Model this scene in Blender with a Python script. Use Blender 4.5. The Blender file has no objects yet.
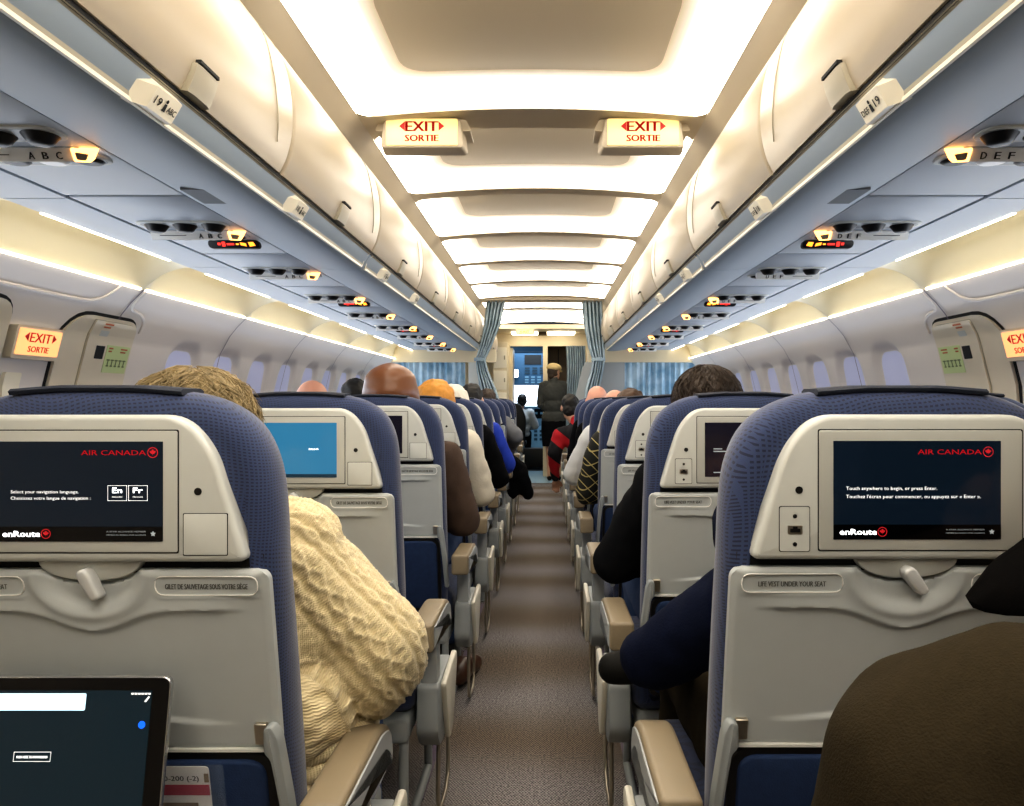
import bpy, bmesh, math, random
from mathutils import Vector, Matrix, noise
R = random.Random(7)
SC = bpy.context.scene
COL = SC.collection
PI = math.pi

# ------------------------------------------------------------------ materials
def lin(c):
    if isinstance(c, str):
        c = [int(c[i:i+2], 16) / 255 for i in (0, 2, 4)]
    return tuple(x / 12.92 if x <= .04045 else ((x + .055) / 1.055) ** 2.4 for x in c)

MATS = {}
def mat(name, col, rough=.5, metal=0, emit=0, ecol=None, var=0, scale=20, bump=0, bscale=200, spec=.5):
    if name in MATS:
        return MATS[name]
    m = bpy.data.materials.new(name); m.use_nodes = True
    nt = m.node_tree; b = nt.nodes['Principled BSDF']
    c = lin(col)
    b.inputs['Base Color'].default_value = (*c, 1)
    b.inputs['Roughness'].default_value = rough
    b.inputs['Metallic'].default_value = metal
    b.inputs['Specular IOR Level'].default_value = spec
    if emit:
        b.inputs['Emission Color'].default_value = (*lin(ecol or col), 1)
        b.inputs['Emission Strength'].default_value = emit
    tc = nt.nodes.new('ShaderNodeTexCoord')
    if var:
        n = nt.nodes.new('ShaderNodeTexNoise'); n.inputs['Scale'].default_value = scale; n.inputs['Detail'].default_value = 4
        nt.links.new(tc.outputs['Object'], n.inputs['Vector'])
        mx = nt.nodes.new('ShaderNodeMix'); mx.data_type = 'RGBA'
        mx.inputs['A'].default_value = (*[x * (1 - var) for x in c], 1)
        mx.inputs['B'].default_value = (*[min(1, x * (1 + var)) for x in c], 1)
        nt.links.new(n.outputs['Fac'], mx.inputs['Factor'])
        nt.links.new(mx.outputs['Result'], b.inputs['Base Color'])
    if bump:
        n = nt.nodes.new('ShaderNodeTexNoise'); n.inputs['Scale'].default_value = bscale; n.inputs['Detail'].default_value = 2
        nt.links.new(tc.outputs['Object'], n.inputs['Vector'])
        bp = nt.nodes.new('ShaderNodeBump'); bp.inputs['Strength'].default_value = bump; bp.inputs['Distance'].default_value = .002
        nt.links.new(n.outputs['Fac'], bp.inputs['Height']); nt.links.new(bp.outputs['Normal'], b.inputs['Normal'])
    MATS[name] = m
    return m

def math_node(nt, op, a, b=None, c=None):
    n = nt.nodes.new('ShaderNodeMath'); n.operation = op
    for i, v in enumerate((a, b, c)):
        if v is None: continue
        if isinstance(v, (int, float)): n.inputs[i].default_value = v
        else: nt.links.new(v, n.inputs[i])
    return n.outputs[0]

def seat_fabric():
    m = bpy.data.materials.new('seat_fabric'); m.use_nodes = True
    nt = m.node_tree; b = nt.nodes['Principled BSDF']
    b.inputs['Roughness'].default_value = .85
    tc = nt.nodes.new('ShaderNodeTexCoord'); sp = nt.nodes.new('ShaderNodeSeparateXYZ')
    nt.links.new(tc.outputs['Object'], sp.inputs[0])
    X, Y, Z = sp.outputs
    nz = nt.nodes.new('ShaderNodeTexNoise'); nz.inputs['Scale'].default_value = 5; nz.inputs['Detail'].default_value = 1
    nt.links.new(tc.outputs['Object'], nz.inputs['Vector'])
    # wavy rows of short dashes
    xy = math_node(nt, 'ADD', X, Y)
    w = math_node(nt, 'MULTIPLY_ADD', nz.outputs['Fac'], .11, Z)
    rows = math_node(nt, 'SINE', math_node(nt, 'MULTIPLY', w, 1300))
    nz2 = nt.nodes.new('ShaderNodeTexNoise'); nz2.inputs['Scale'].default_value = 9; nz2.inputs['Detail'].default_value = 1
    nt.links.new(tc.outputs['Object'], nz2.inputs['Vector'])
    dash = math_node(nt, 'SINE', math_node(nt, 'MULTIPLY_ADD', nz2.outputs['Fac'], 14, math_node(nt, 'MULTIPLY', xy, 900)))
    d = math_node(nt, 'MULTIPLY', math_node(nt, 'GREATER_THAN', rows, .2), math_node(nt, 'GREATER_THAN', dash, -.25))
    mx = nt.nodes.new('ShaderNodeMix'); mx.data_type = 'RGBA'
    mx.inputs['A'].default_value = (*lin('394972'), 1); mx.inputs['B'].default_value = (*lin('222c4a'), 1)
    nt.links.new(d, mx.inputs['Factor'])
    nz3 = nt.nodes.new('ShaderNodeTexNoise'); nz3.inputs['Scale'].default_value = 900
    nt.links.new(tc.outputs['Object'], nz3.inputs['Vector'])
    mm = nt.nodes.new('ShaderNodeMix'); mm.data_type = 'RGBA'; mm.blend_type = 'MULTIPLY'; mm.inputs['Factor'].default_value = .5
    nt.links.new(mx.outputs['Result'], mm.inputs['A']); nt.links.new(nz3.outputs['Color'], mm.inputs['B'])
    nt.links.new(mm.outputs['Result'], b.inputs['Base Color'])
    bp = nt.nodes.new('ShaderNodeBump'); bp.inputs['Strength'].default_value = .35; bp.inputs['Distance'].default_value = .002; bp.invert = True
    nt.links.new(d, bp.inputs['Height']); nt.links.new(bp.outputs['Normal'], b.inputs['Normal'])
    b.inputs['Sheen Weight'].default_value = .25
    return m

def carpet():
    m = bpy.data.materials.new('carpet'); m.use_nodes = True
    nt = m.node_tree; b = nt.nodes['Principled BSDF']; b.inputs['Roughness'].default_value = .95
    tc = nt.nodes.new('ShaderNodeTexCoord'); sp = nt.nodes.new('ShaderNodeSeparateXYZ')
    nt.links.new(tc.outputs['Object'], sp.inputs[0]); X, Y, Z = sp.outputs
    sx = math_node(nt, 'SINE', math_node(nt, 'MULTIPLY', X, 700))
    sy = math_node(nt, 'SINE', math_node(nt, 'MULTIPLY', Y, 420))
    wv = math_node(nt, 'MULTIPLY', sx, sy)
    nz = nt.nodes.new('ShaderNodeTexNoise'); nz.inputs['Scale'].default_value = 140; nz.inputs['Detail'].default_value = 4
    nt.links.new(tc.outputs['Object'], nz.inputs['Vector'])
    f = math_node(nt, 'MULTIPLY_ADD', math_node(nt, 'SUBTRACT', math_node(nt, 'MULTIPLY_ADD', wv, .22, nz.outputs['Fac']), .5), 2.6, .5)
    # window light between seat rows painted into the colour as broad bands
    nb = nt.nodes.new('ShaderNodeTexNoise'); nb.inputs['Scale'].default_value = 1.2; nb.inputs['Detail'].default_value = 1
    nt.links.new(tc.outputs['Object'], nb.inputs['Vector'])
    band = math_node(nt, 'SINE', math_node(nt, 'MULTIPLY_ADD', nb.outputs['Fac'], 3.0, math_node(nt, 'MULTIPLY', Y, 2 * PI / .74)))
    light_band = math_node(nt, 'MULTIPLY_ADD', band, .38, .42)
    A = nt.nodes.new('ShaderNodeMix'); A.data_type = 'RGBA'
    A.inputs['A'].default_value = (*lin('201b17'), 1); A.inputs['B'].default_value = (*lin('857767'), 1)
    B = nt.nodes.new('ShaderNodeMix'); B.data_type = 'RGBA'
    B.inputs['A'].default_value = (*lin('35353a'), 1); B.inputs['B'].default_value = (*lin('aba8aa'), 1)
    for q in (A, B): nt.links.new(f, q.inputs['Factor'])
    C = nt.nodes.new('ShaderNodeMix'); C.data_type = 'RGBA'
    nt.links.new(light_band, C.inputs['Factor']); nt.links.new(A.outputs['Result'], C.inputs['A']); nt.links.new(B.outputs['Result'], C.inputs['B'])
    nt.links.new(C.outputs['Result'], b.inputs['Base Color'])
    bp = nt.nodes.new('ShaderNodeBump'); bp.inputs['Strength'].default_value = .5; bp.inputs['Distance'].default_value = .003
    nt.links.new(f, bp.inputs['Height']); nt.links.new(bp.outputs['Normal'], b.inputs['Normal'])
    return m

def knit_mat(name, col, dark):
    """cream wool: colour and fine stitch relief follow the 'knit' attribute (metres around / along the sleeve)"""
    m = bpy.data.materials.new(name); m.use_nodes = True
    nt = m.node_tree; b = nt.nodes['Principled BSDF']; b.inputs['Roughness'].default_value = .95
    at = nt.nodes.new('ShaderNodeAttribute'); at.attribute_name = 'knit'
    sp = nt.nodes.new('ShaderNodeSeparateXYZ'); nt.links.new(at.outputs['Vector'], sp.inputs[0])
    U, V, H = sp.outputs
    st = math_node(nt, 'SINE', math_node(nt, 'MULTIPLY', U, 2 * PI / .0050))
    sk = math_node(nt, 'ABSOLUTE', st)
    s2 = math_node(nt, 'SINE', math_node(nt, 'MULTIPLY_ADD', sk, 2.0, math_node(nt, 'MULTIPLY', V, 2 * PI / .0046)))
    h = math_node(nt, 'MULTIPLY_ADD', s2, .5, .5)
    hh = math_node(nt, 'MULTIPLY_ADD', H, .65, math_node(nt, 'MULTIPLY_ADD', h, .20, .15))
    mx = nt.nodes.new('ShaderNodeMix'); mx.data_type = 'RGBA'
    mx.inputs['A'].default_value = (*lin(dark), 1); mx.inputs['B'].default_value = (*lin(col), 1)  # hollows of the knit painted darker, standing in for shade
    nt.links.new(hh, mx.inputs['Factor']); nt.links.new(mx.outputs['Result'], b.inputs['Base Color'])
    bp = nt.nodes.new('ShaderNodeBump'); bp.inputs['Strength'].default_value = .5; bp.inputs['Distance'].default_value = .002
    nt.links.new(h, bp.inputs['Height']); nt.links.new(bp.outputs['Normal'], b.inputs['Normal'])
    b.inputs['Sheen Weight'].default_value = .3
    return m

def plaid_mat():
    m = bpy.data.materials.new('plaid'); m.use_nodes = True
    nt = m.node_tree; b = nt.nodes['Principled BSDF']; b.inputs['Roughness'].default_value = .9
    tc = nt.nodes.new('ShaderNodeTexCoord'); sp = nt.nodes.new('ShaderNodeSeparateXYZ')
    nt.links.new(tc.outputs['Object'], sp.inputs[0]); X, Y, Z = sp.outputs
    a = math_node(nt, 'GREATER_THAN', math_node(nt, 'SINE', math_node(nt, 'MULTIPLY', math_node(nt, 'ADD', Z, X), 2 * PI / .065)), .955)
    c = math_node(nt, 'GREATER_THAN', math_node(nt, 'SINE', math_node(nt, 'MULTIPLY', math_node(nt, 'SUBTRACT', math_node(nt, 'ADD', Y, X), Z), 2 * PI / .065)), .955)
    f = math_node(nt, 'MAXIMUM', a, c)
    mx = nt.nodes.new('ShaderNodeMix'); mx.data_type = 'RGBA'
    mx.inputs['A'].default_value = (*lin('1d1f1c'), 1); mx.inputs['B'].default_value = (*lin('b5a772'), 1)
    nt.links.new(f, mx.inputs['Factor']); nt.links.new(mx.outputs['Result'], b.inputs['Base Color'])
    return m

def curtain_mat(name, a, bcol, emit=0):
    m = bpy.data.materials.new(name); m.use_nodes = True
    nt = m.node_tree; b = nt.nodes['Principled BSDF']; b.inputs['Roughness'].default_value = .8
    tc = nt.nodes.new('ShaderNodeTexCoord')
    n = nt.nodes.new('ShaderNodeTexNoise'); n.inputs['Scale'].default_value = 6; n.inputs['Detail'].default_value = 3
    nt.links.new(tc.outputs['Object'], n.inputs['Vector'])
    cr = nt.nodes.new('ShaderNodeValToRGB'); cr.color_ramp.elements[0].position = .35; cr.color_ramp.elements[1].position = .7
    cr.color_ramp.elements[0].color = (*lin(a), 1); cr.color_ramp.elements[1].color = (*lin(bcol), 1)
    nt.links.new(n.outputs['Fac'], cr.inputs['Fac']); nt.links.new(cr.outputs['Color'], b.inputs['Base Color'])
    if emit:
        nt.links.new(cr.outputs['Color'], b.inputs['Emission Color']); b.inputs['Emission Strength'].default_value = emit
    return m

M = dict(
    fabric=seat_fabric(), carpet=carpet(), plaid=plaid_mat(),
    plastic=mat('grey_plastic', 'c4c7c3', .42, var=.03, scale=40),
    tray=mat('tray_plastic', 'b6bcbd', .38, var=.04, scale=30, bump=.05, bscale=900),
    edge=mat('pale_edge', 'eeeeea', .35),
    bezel=mat('bezel_plastic', 'b9bbb6', .45),
    gap=mat('dark_gap', '17181a', .8),
    black=mat('black_plastic', '0c0c0d', .45),
    strap=mat('headrest_strap', '1b2232', .7, bump=.3, bscale=600),
    lower=mat('lower_fabric', '1d3358', .85, var=.25, scale=60, bump=.3, bscale=500),
    arm=mat('armrest_pad', '857964', .45, var=.05, scale=20),
    armgrey=mat('armrest_side', 'abb0b2', .4),
    panel=mat('seat_end_grey', '949a9c', .45),
    grille=mat('grille_grey', '6f767d', .6, var=.1, scale=300),
    white=mat('seat_white', 'dcd9cc', .45),
    metal=mat('satin_metal', 'b3ab9c', .3, .85),
    latch=mat('latch_plastic', 'd2d5d6', .3),
    ink=mat('ink', '4c4d49', .7),
    inkblk=mat('black_ink', '191919', .6),
    navy=mat('display_navy', '0b141d', .12, emit=.6, ecol='111d29'),
    blue=mat('display_blue', '1c4c6c', .12, emit=.62, ecol='3f88ae'),
    dimscr=mat('display_dim', '15131a', .12, emit=.4, ecol='221f29'),
    txt=mat('lit_white', 'ffffff', .5, emit=.75),
    txtdim=mat('lit_grey', '9fa6aa', .5, emit=.4),
    red=mat('lit_red', 'c0202a', .5, emit=.42),
    cream=mat('bin_cream', 'b2a691', .38, var=.015, scale=3),
    ceil=mat('ceiling_cream', 'c6bba6', .5, var=.02, scale=4),
    ceilc=mat('ceiling_centre', 'c6bba5', .5),
    under=mat('bin_underside', 'a3b1bf', .5, var=.02, scale=6),
    psu=mat('service_panel', 'b2bbc6', .5, var=.02, scale=6),
    rail=mat('label_rail', 'a8a18e', .4, var=.04, scale=5),
    lip=mat('lip_ivory', 'efe8d4', .35),
    wall=mat('wall_ivory', 'dfd8d2', .5, var=.015, scale=3),
    cove=mat('cove_cream', 'e6dfc6', .5),
    hatch=mat('hatch_cream', 'd9cfbb', .45),
    shade=mat('window_shade', 'b9bad0', .6, emit=.16, ecol='b6c0ea'),
    glow=mat('diffuser', 'fff6e4', .5, emit=8.5, ecol='fff5e6'),
    strip=mat('light_strip', 'fff7e6', .5, emit=9, ecol='fff0d8'),
    exitface=mat('exit_face', 'f2e0a0', .4, emit=.55, ecol='fbe398'),
    exitorange=mat('exit_face_orange', 'ffc68a', .4, emit=.8, ecol='ffbe78'),
    exitred=mat('exit_red', 'c01a14', .5, emit=.25),
    orange=mat('lamp_orange', 'ffb060', .5, emit=4, ecol='ffb565'),
    ored=mat('sign_orange', 'ff9a30', .5, emit=2.2, ecol='ff9a30'),
    sred=mat('sign_red', 'e0302a', .5, emit=1.8, ecol='e8352a'),
    vinyl=mat('galley_vinyl', '8fb0c4', .4, var=.08, scale=8),
    track=mat('floor_track', '6f6273', .5, var=.1, scale=8),
    galley=mat('galley_cream', 'd8ccae', .45, var=.03, scale=5),
    brown=mat('galley_brown', '5a4c3c', .6, var=.1, scale=8),
    cockblue=mat('cockpit_blue', '2b4f6b', .6, emit=.12, ecol='3f7fae', var=.25, scale=10),  # the cockpit materials here glow faintly in place of light on them
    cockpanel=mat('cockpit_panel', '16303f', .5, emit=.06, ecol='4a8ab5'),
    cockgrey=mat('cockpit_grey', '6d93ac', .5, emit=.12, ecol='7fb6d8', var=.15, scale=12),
    sky=mat('daylight_glass', 'eef6ff', .3, emit=3.0, ecol='e9f4ff'),
    curtain=curtain_mat('curtain_blue', '7d909b', 'a6b6be'),
    divider=curtain_mat('divider_blue', '6d92ad', 'b2c8d6', .12),
    skin=mat('skin_light', 'c79b80', .5, var=.06, scale=25),
    skinb=mat('skin_brown', '74492c', .36, var=.08, scale=20),
    skinp=mat('skin_pink', 'd39a83', .45, var=.06, scale=25),
    jeans=mat('denim', '34486b', .9, var=.15, scale=60),
    darkcloth=mat('dark_cloth', '101114', .95, spec=.1, var=.2, scale=40, bump=.3, bscale=300),
    navycloth=mat('navy_cloth', '10162a', .97, spec=.1, var=.2, scale=30, bump=.4, bscale=250),
    browncloth=mat('brown_cloth', '4a3a30', .9, var=.15, scale=40, bump=.4, bscale=300),
    whitecloth=mat('white_cloth', 'd9d3c4', .9, var=.05, scale=40, bump=.6, bscale=90),
    whiteshirt=mat('white_shirt', 'cfd3d6', .9, var=.08, scale=160, bump=.3, bscale=150),
    bluecloth=mat('blue_cloth', '1f3fb0', .85, var=.12, scale=30),
    greycloth=mat('grey_cloth', '6a6d72', .9, var=.12, scale=40),
    redcloth=mat('red_cloth', 'a01824', .85, var=.12, scale=30),
    olive=mat('olive_cloth', '2e281c', .97, spec=.1, var=.2, scale=120, bump=.5, bscale=500),
    capblack=mat('cap_black', '090808', .98, spec=.05, bump=.3, bscale=400),
    charcoal=mat('charcoal_suit', '3d3f3c', .9, var=.1, scale=50),
    shoe=mat('brown_leather', '4b2f1f', .35, var=.2, scale=30),
    shoeblack=mat('dark_shoe', '121210', .7, spec=.2, var=.2, scale=40),
    hairblond=mat('hair_blond', '94835f', .6, var=.5, scale=60),
    hairdark=mat('hair_dark', '33261a', .55, var=.4, scale=60),
    hairorange=mat('hair_orange', 'c98b35', .6, var=.3, scale=50),
    hairblack=mat('hair_black', '16130f', .6, var=.3, scale=50),
    hairwhite=mat('hair_white', 'd8d2c4', .6, var=.1, scale=50),
    hairbrown=mat('hair_brown', '4a3421', .6, var=.3, scale=50),
    straw=mat('straw_cap', 'ccb682', .8, var=.15, scale=60),
    paper=mat('card_white', 'e9e7e2', .5),
    cardred=mat('card_red', 'b01624', .5),
    cardbrown=mat('card_brown', '8a744e', .6),
    green=mat('placard_green', 'c6d49a', .5),
    greenink=mat('placard_ink', '6f7f58', .6),
    smoke=mat('clear_sleeve', '8fa3c4', .15),
    tabglass=mat('tablet_glass', '040507', .08),
    tabscr=mat('tablet_screen', '0c1b24', .1, emit=.55, ecol='12262f'),
    tabbar=mat('tablet_bar', 'dfeef4', .3, emit=.75, ecol='cfe6f0'),
    tabdot=mat('tablet_dot', '1f6fe0', .3, emit=.9, ecol='1f6fe0'),
    alu=mat('aluminium', 'c9cacc', .25, .9),
)
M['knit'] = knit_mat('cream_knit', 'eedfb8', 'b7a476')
nt = M['smoke'].node_tree
nt.nodes['Principled BSDF'].inputs['Alpha'].default_value = .12

# ------------------------------------------------------------------ mesh helpers
def make_mesh(name, verts, faces, material, smooth=35, recalc=True):
    bm = bmesh.new()
    vs = [bm.verts.new(v) for v in verts]
    for f in faces:
        try: bm.faces.new([vs[i] for i in f])
        except ValueError: pass
    if recalc: bmesh.ops.recalc_face_normals(bm, faces=bm.faces)
    me = bpy.data.meshes.new(name); bm.to_mesh(me); bm.free()
    finish(me, material, smooth)
    return me

def finish(me, material, smooth=35):
    for m in (material if isinstance(material, (list, tuple)) else [material]):
        me.materials.append(m)
    if smooth:
        me.shade_smooth()
        if smooth < 180: me.set_sharp_from_angle(angle=math.radians(smooth))

def link(name, me, parent=None, loc=None):
    o = bpy.data.objects.new(name, me); COL.objects.link(o)
    if parent is not None: o.parent = parent
    if loc is not None: o.location = loc
    return o

class MB:
    """collects shapes that make up ONE mesh"""
    def __init__(s): s.v = []; s.f = []
    def add(s, v, f):
        n = len(s.v); s.v += [tuple(p) for p in v]; s.f += [tuple(i + n for i in q) for q in f]; return s
    def box(s, x0, x1, y0, y1, z0, z1):
        v = [(x, y, z) for x in (x0, x1) for y in (y0, y1) for z in (z0, z1)]
        return s.add(v, [(0, 1, 3, 2), (4, 6, 7, 5), (0, 4, 5, 1), (2, 3, 7, 6), (0, 2, 6, 4), (1, 5, 7, 3)])
    def rings(s, rr, closed=True, cap=True):
        n = len(rr[0]); v = [p for r in rr for p in r]; f = []
        for k in range(len(rr) - 1):
            for i in range(n if closed else n - 1):
                j = (i + 1) % n
                f.append((k * n + i, k * n + j, (k + 1) * n + j, (k + 1) * n + i))
        if cap and closed:
            f.append(tuple(range(n))); f.append(tuple((len(rr) - 1) * n + i for i in range(n)))
        return s.add(v, f)
    def tube(s, path, r, n=8):
        pts = [Vector(p) for p in path]; rr = []
        for i, p in enumerate(pts):
            t = (pts[min(i + 1, len(pts) - 1)] - pts[max(i - 1, 0)]).normalized()
            a = t.cross(Vector((0, 0, 1)) if abs(t.z) < .9 else Vector((1, 0, 0))).normalized(); b = t.cross(a)
            q = r[i] if isinstance(r, (list, tuple)) else r
            rr.append([p + (a * math.cos(2 * PI * k / n) + b * math.sin(2 * PI * k / n)) * q for k in range(n)])
        return s.rings(rr)
    def lathe(s, prof, c, axis='z', n=20):
        c = Vector(c); rr = []
        for (r, h) in prof:
            ring = []
            for k in range(n):
                a = 2 * PI * k / n; x, y = r * math.cos(a), r * math.sin(a)
                ring.append(c + Vector({'z': (x, y, h), 'y': (x, h, y), 'x': (h, x, y)}[axis]))
            rr.append(ring)
        return s.rings(rr)
    def prism(s, outline, y0, y1, bev=0, seg=3, bevback=0, fn=None):
        """outline in (u, z); y0 is the face towards the camera, y1 the back one"""
        rr = []
        if bev:
            for k in range(seg + 1):
                a = PI / 2 * k / seg
                rr.append([(u, y0 + bev * (1 - math.cos(a)), z) for (u, z) in inset(outline, bev * (1 - math.sin(a)))])
        else:
            rr.append([(u, y0, z) for (u, z) in outline])
        if bevback:
            for k in range(seg + 1):
                a = PI / 2 * (1 - k / seg)
                rr.append([(u, y1 - bevback * (1 - math.cos(a)), z) for (u, z) in inset(outline, bevback * (1 - math.sin(a)))])
        else:
            rr.append([(u, y1, z) for (u, z) in outline])
        if fn: rr = [[fn(*p) for p in r] for r in rr]
        return s.rings(rr)
    def extrude_x(s, outline, x0, x1, bev=0, seg=2):
        """outline in (y, z) swept along x"""
        t = MB().prism(outline, x0, x1, bev, seg, bev)
        return s.add([(y, u, z) for (u, y, z) in t.v], t.f)
    def map(s, fn): s.v = [tuple(fn(*p)) for p in s.v]; return s
    def mesh(s, name, m, smooth=35): return make_mesh(name, s.v, s.f, m, smooth)
    def obj(s, name, m, parent=None, smooth=35): return link(name, s.mesh(name, m, smooth), parent)

def inset(o, d):
    if d == 0: return list(o)
    n = len(o); area = sum(o[i][0] * o[(i + 1) % n][1] - o[(i + 1) % n][0] * o[i][1] for i in range(n))
    sg = 1 if area > 0 else -1; out = []
    for i in range(n):
        p, q, r = Vector(o[i - 1]), Vector(o[i]), Vector(o[(i + 1) % n])
        a, b = (q - p), (r - q)
        if a.length < 1e-9: a = b
        if b.length < 1e-9: b = a
        a.normalize(); b.normalize()
        na, nb = Vector((-a.y, a.x)) * sg, Vector((-b.y, b.x)) * sg
        m = na + nb
        m = m / max(.35, m.length_squared / 2) if m.length > 1e-6 else na
        out.append(tuple(q + m * d))
    return out

def rpoly(pts, rad, seg=5):
    """polygon with rounded corners; rad a number or one per corner"""
    n = len(pts); out = []
    for i in range(n):
        p, q, r = Vector(pts[i - 1]), Vector(pts[i]), Vector(pts[(i + 1) % n])
        rd = rad[i] if isinstance(rad, (list, tuple)) else rad
        a, b = (p - q), (r - q); la, lb = a.length, b.length; a.normalize(); b.normalize()
        t = min(rd, la * .48, lb * .48)
        if t < 1e-5: out.append(tuple(q)); continue
        A, B = q + a * t, q + b * t
        for k in range(seg + 1):
            w = k / seg
            out.append(tuple(A * (1 - w) ** 2 + q * 2 * w * (1 - w) + B * w ** 2))
    return out

def rrect(u0, u1, z0, z1, r, seg=5):
    return rpoly([(u0, z0), (u1, z0), (u1, z1), (u0, z1)], r, seg)

def smooth_curve(pts, n=6, closed=False):
    P = [Vector(p) for p in pts]; out = []; m = len(P)
    for i in range(m if closed else m - 1):
        if closed: a, b, c, d = P[i - 1], P[i], P[(i + 1) % m], P[(i + 2) % m]
        else: a, b, c, d = P[max(i - 1, 0)], P[i], P[i + 1], P[min(i + 2, m - 1)]
        for k in range(n):
            t = k / n
            out.append(tuple(.5 * ((2 * b) + (c - a) * t + (2 * a - 5 * b + 4 * c - d) * t * t + (3 * b - a - 3 * c + d) * t ** 3)))
    if not closed: out.append(tuple(P[-1]))
    return out

def smooth01(x): x = max(0, min(1, x)); return x * x * (3 - 2 * x)

TXT = {}
def text_geo(body, size):
    if (body, size) in TXT: return TXT[(body, size)]
    cu = bpy.data.curves.new('lettering', 'FONT'); cu.body = body; cu.size = size; cu.resolution_u = 2
    cu.align_x = 'LEFT'
    o = bpy.data.objects.new('lettering', cu); COL.objects.link(o)
    dg = bpy.context.evaluated_depsgraph_get()
    me = bpy.data.meshes.new_from_object(o.evaluated_get(dg))
    v = [tuple(p.co) for p in me.vertices]; f = [tuple(p.vertices) for p in me.polygons]
    bpy.data.objects.remove(o); bpy.data.curves.remove(cu); bpy.data.meshes.remove(me)
    TXT[(body, size)] = (v, f)
    return v, f

def text_into(mb, body, height, org, xd=(1, 0, 0), yd=(0, 0, 1), width=None, align='L', bold=0):
    """adds flat lettering: cap height and (optional) total width in metres"""
    v, f = text_geo(body, 1.0)
    x0, x1 = min(p[0] for p in v), max(p[0] for p in v)
    sy = height / .73; sx = width / (x1 - x0) if width else sy
    w = (x1 - x0) * sx; off = {'L': 0, 'C': -w / 2, 'R': -w}[align]
    org, xd, yd = Vector(org), Vector(xd), Vector(yd)
    for b in ((0,) if not bold else (-bold, 0, bold)):
        mb.add([org + xd * ((p[0] - x0) * sx + off + b) + yd * (p[1] * sy) for p in v], f)
    return mb

LEAF = [(0, 1), (.15, .72), (.33, .8), (.27, .35), (.5, .58), (.56, .45), (.85, .5), (.75, .2), (.88, .12), (.45, -.22), (.5, -.4), (.06, -.33), (.06, -.75)]
LEAF = LEAF + [(-x, y) for x, y in reversed(LEAF[1:])]

# ------------------------------------------------------------------ tagging
def tag(o, label=None, cat=None, group=None, kind=None):
    if label: o['label'] = label
    if cat: o['category'] = cat
    if group: o['group'] = group
    if kind: o['kind'] = kind
    return o
def thing(name, label, cat, loc=(0, 0, 0), group=None):
    o = bpy.data.objects.new(name, None); COL.objects.link(o); o.location = loc; o.empty_display_size = .05
    return tag(o, label, cat, group)
def struct(name, label, cat, mb, m, smooth=35):
    return tag(mb.obj(name, m, None, smooth), label, cat, None, 'structure')
ORD = ['first', 'second', 'third', 'fourth', 'fifth', 'sixth', 'seventh', 'eighth', 'ninth', 'tenth', 'eleventh', 'twelfth', 'thirteenth']

# ------------------------------------------------------------------ camera (in the aisle, seated eye height)
CX, CZ, F = .055, 1.15, 765.0
cam = bpy.data.cameras.new('camera'); co = bpy.data.objects.new('camera', cam); COL.objects.link(co)
co.location = (CX, 0, CZ); co.rotation_euler = (PI / 2, 0, 0)
cam.sensor_width = 36; cam.lens = F * 36 / 1024; cam.shift_x = -35 / 1024; cam.shift_y = -3 / 1024; cam.clip_start = .02
SC.camera = co

_g = M['glow'].node_tree; _b = _g.nodes['Principled BSDF']
_a = _g.nodes.new('ShaderNodeAttribute'); _a.attribute_name = 'lit'
_g.links.new(math_node(_g, 'MULTIPLY', _a.outputs['Fac'], 7.8), _b.inputs['Emission Strength'])
def redblack():
    m = bpy.data.materials.new('red_black_cloth'); m.use_nodes = True
    nt = m.node_tree; b = nt.nodes['Principled BSDF']; b.inputs['Roughness'].default_value = .9
    tc = nt.nodes.new('ShaderNodeTexCoord'); sp = nt.nodes.new('ShaderNodeSeparateXYZ'); nt.links.new(tc.outputs['Object'], sp.inputs[0])
    f = math_node(nt, 'GREATER_THAN', math_node(nt, 'SINE', math_node(nt, 'MULTIPLY', math_node(nt, 'MULTIPLY_ADD', sp.outputs[0], .8, sp.outputs[2]), 2 * PI / .30)), -.1)
    mx = nt.nodes.new('ShaderNodeMix'); mx.data_type = 'RGBA'
    mx.inputs['A'].default_value = (*lin('b01a26'), 1); mx.inputs['B'].default_value = (*lin('15151b'), 1)
    nt.links.new(f, mx.inputs['Factor']); nt.links.new(mx.outputs['Result'], b.inputs['Base Color'])
    return m
M['redblack'] = redblack()

# ------------------------------------------------------------------ figures: solid shapes fused into one skin
def cap_(bm, p0, p1, r0, r1, n=14):
    p0, p1 = Vector(p0), Vector(p1); t = p1 - p0
    L = t.length; t = t.normalized() if L > 1e-6 else Vector((0, 0, 1))
    a = t.cross(Vector((0, 0, 1)) if abs(t.z) < .9 else Vector((1, 0, 0))).normalized(); b = t.cross(a)
    rings = []
    for k in range(1, 5):
        q = PI / 2 * k / 5; rings.append((p0 - t * r0 * math.cos(q), r0 * math.sin(q)))
    rings.append((p0, r0)); rings.append((p1, r1))
    for k in range(4, 0, -1):
        q = PI / 2 * k / 5; rings.append((p1 + t * r1 * math.cos(q), r1 * math.sin(q)))
    prev = None; first = bm.verts.new(p0 - t * r0); last = bm.verts.new(p1 + t * r1)
    for c, r in rings:
        ring = [bm.verts.new(c + (a * math.cos(2 * PI * k / n) + b * math.sin(2 * PI * k / n)) * r) for k in range(n)]
        for k in range(n):
            j = (k + 1) % n
            if prev: bm.faces.new([prev[k], prev[j], ring[j], ring[k]])
            else: bm.faces.new([first, ring[j], ring[k]])
        prev = ring
    for k in range(n): bm.faces.new([prev[k], prev[(k + 1) % n], last])

def ell_(bm, c, r, rot=None):
    m = Matrix.Translation(c)
    if rot: m = m @ rot
    m = m @ Matrix.Diagonal((*r, 1))
    bmesh.ops.create_icosphere(bm, subdivisions=3, radius=1, matrix=m)

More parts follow.
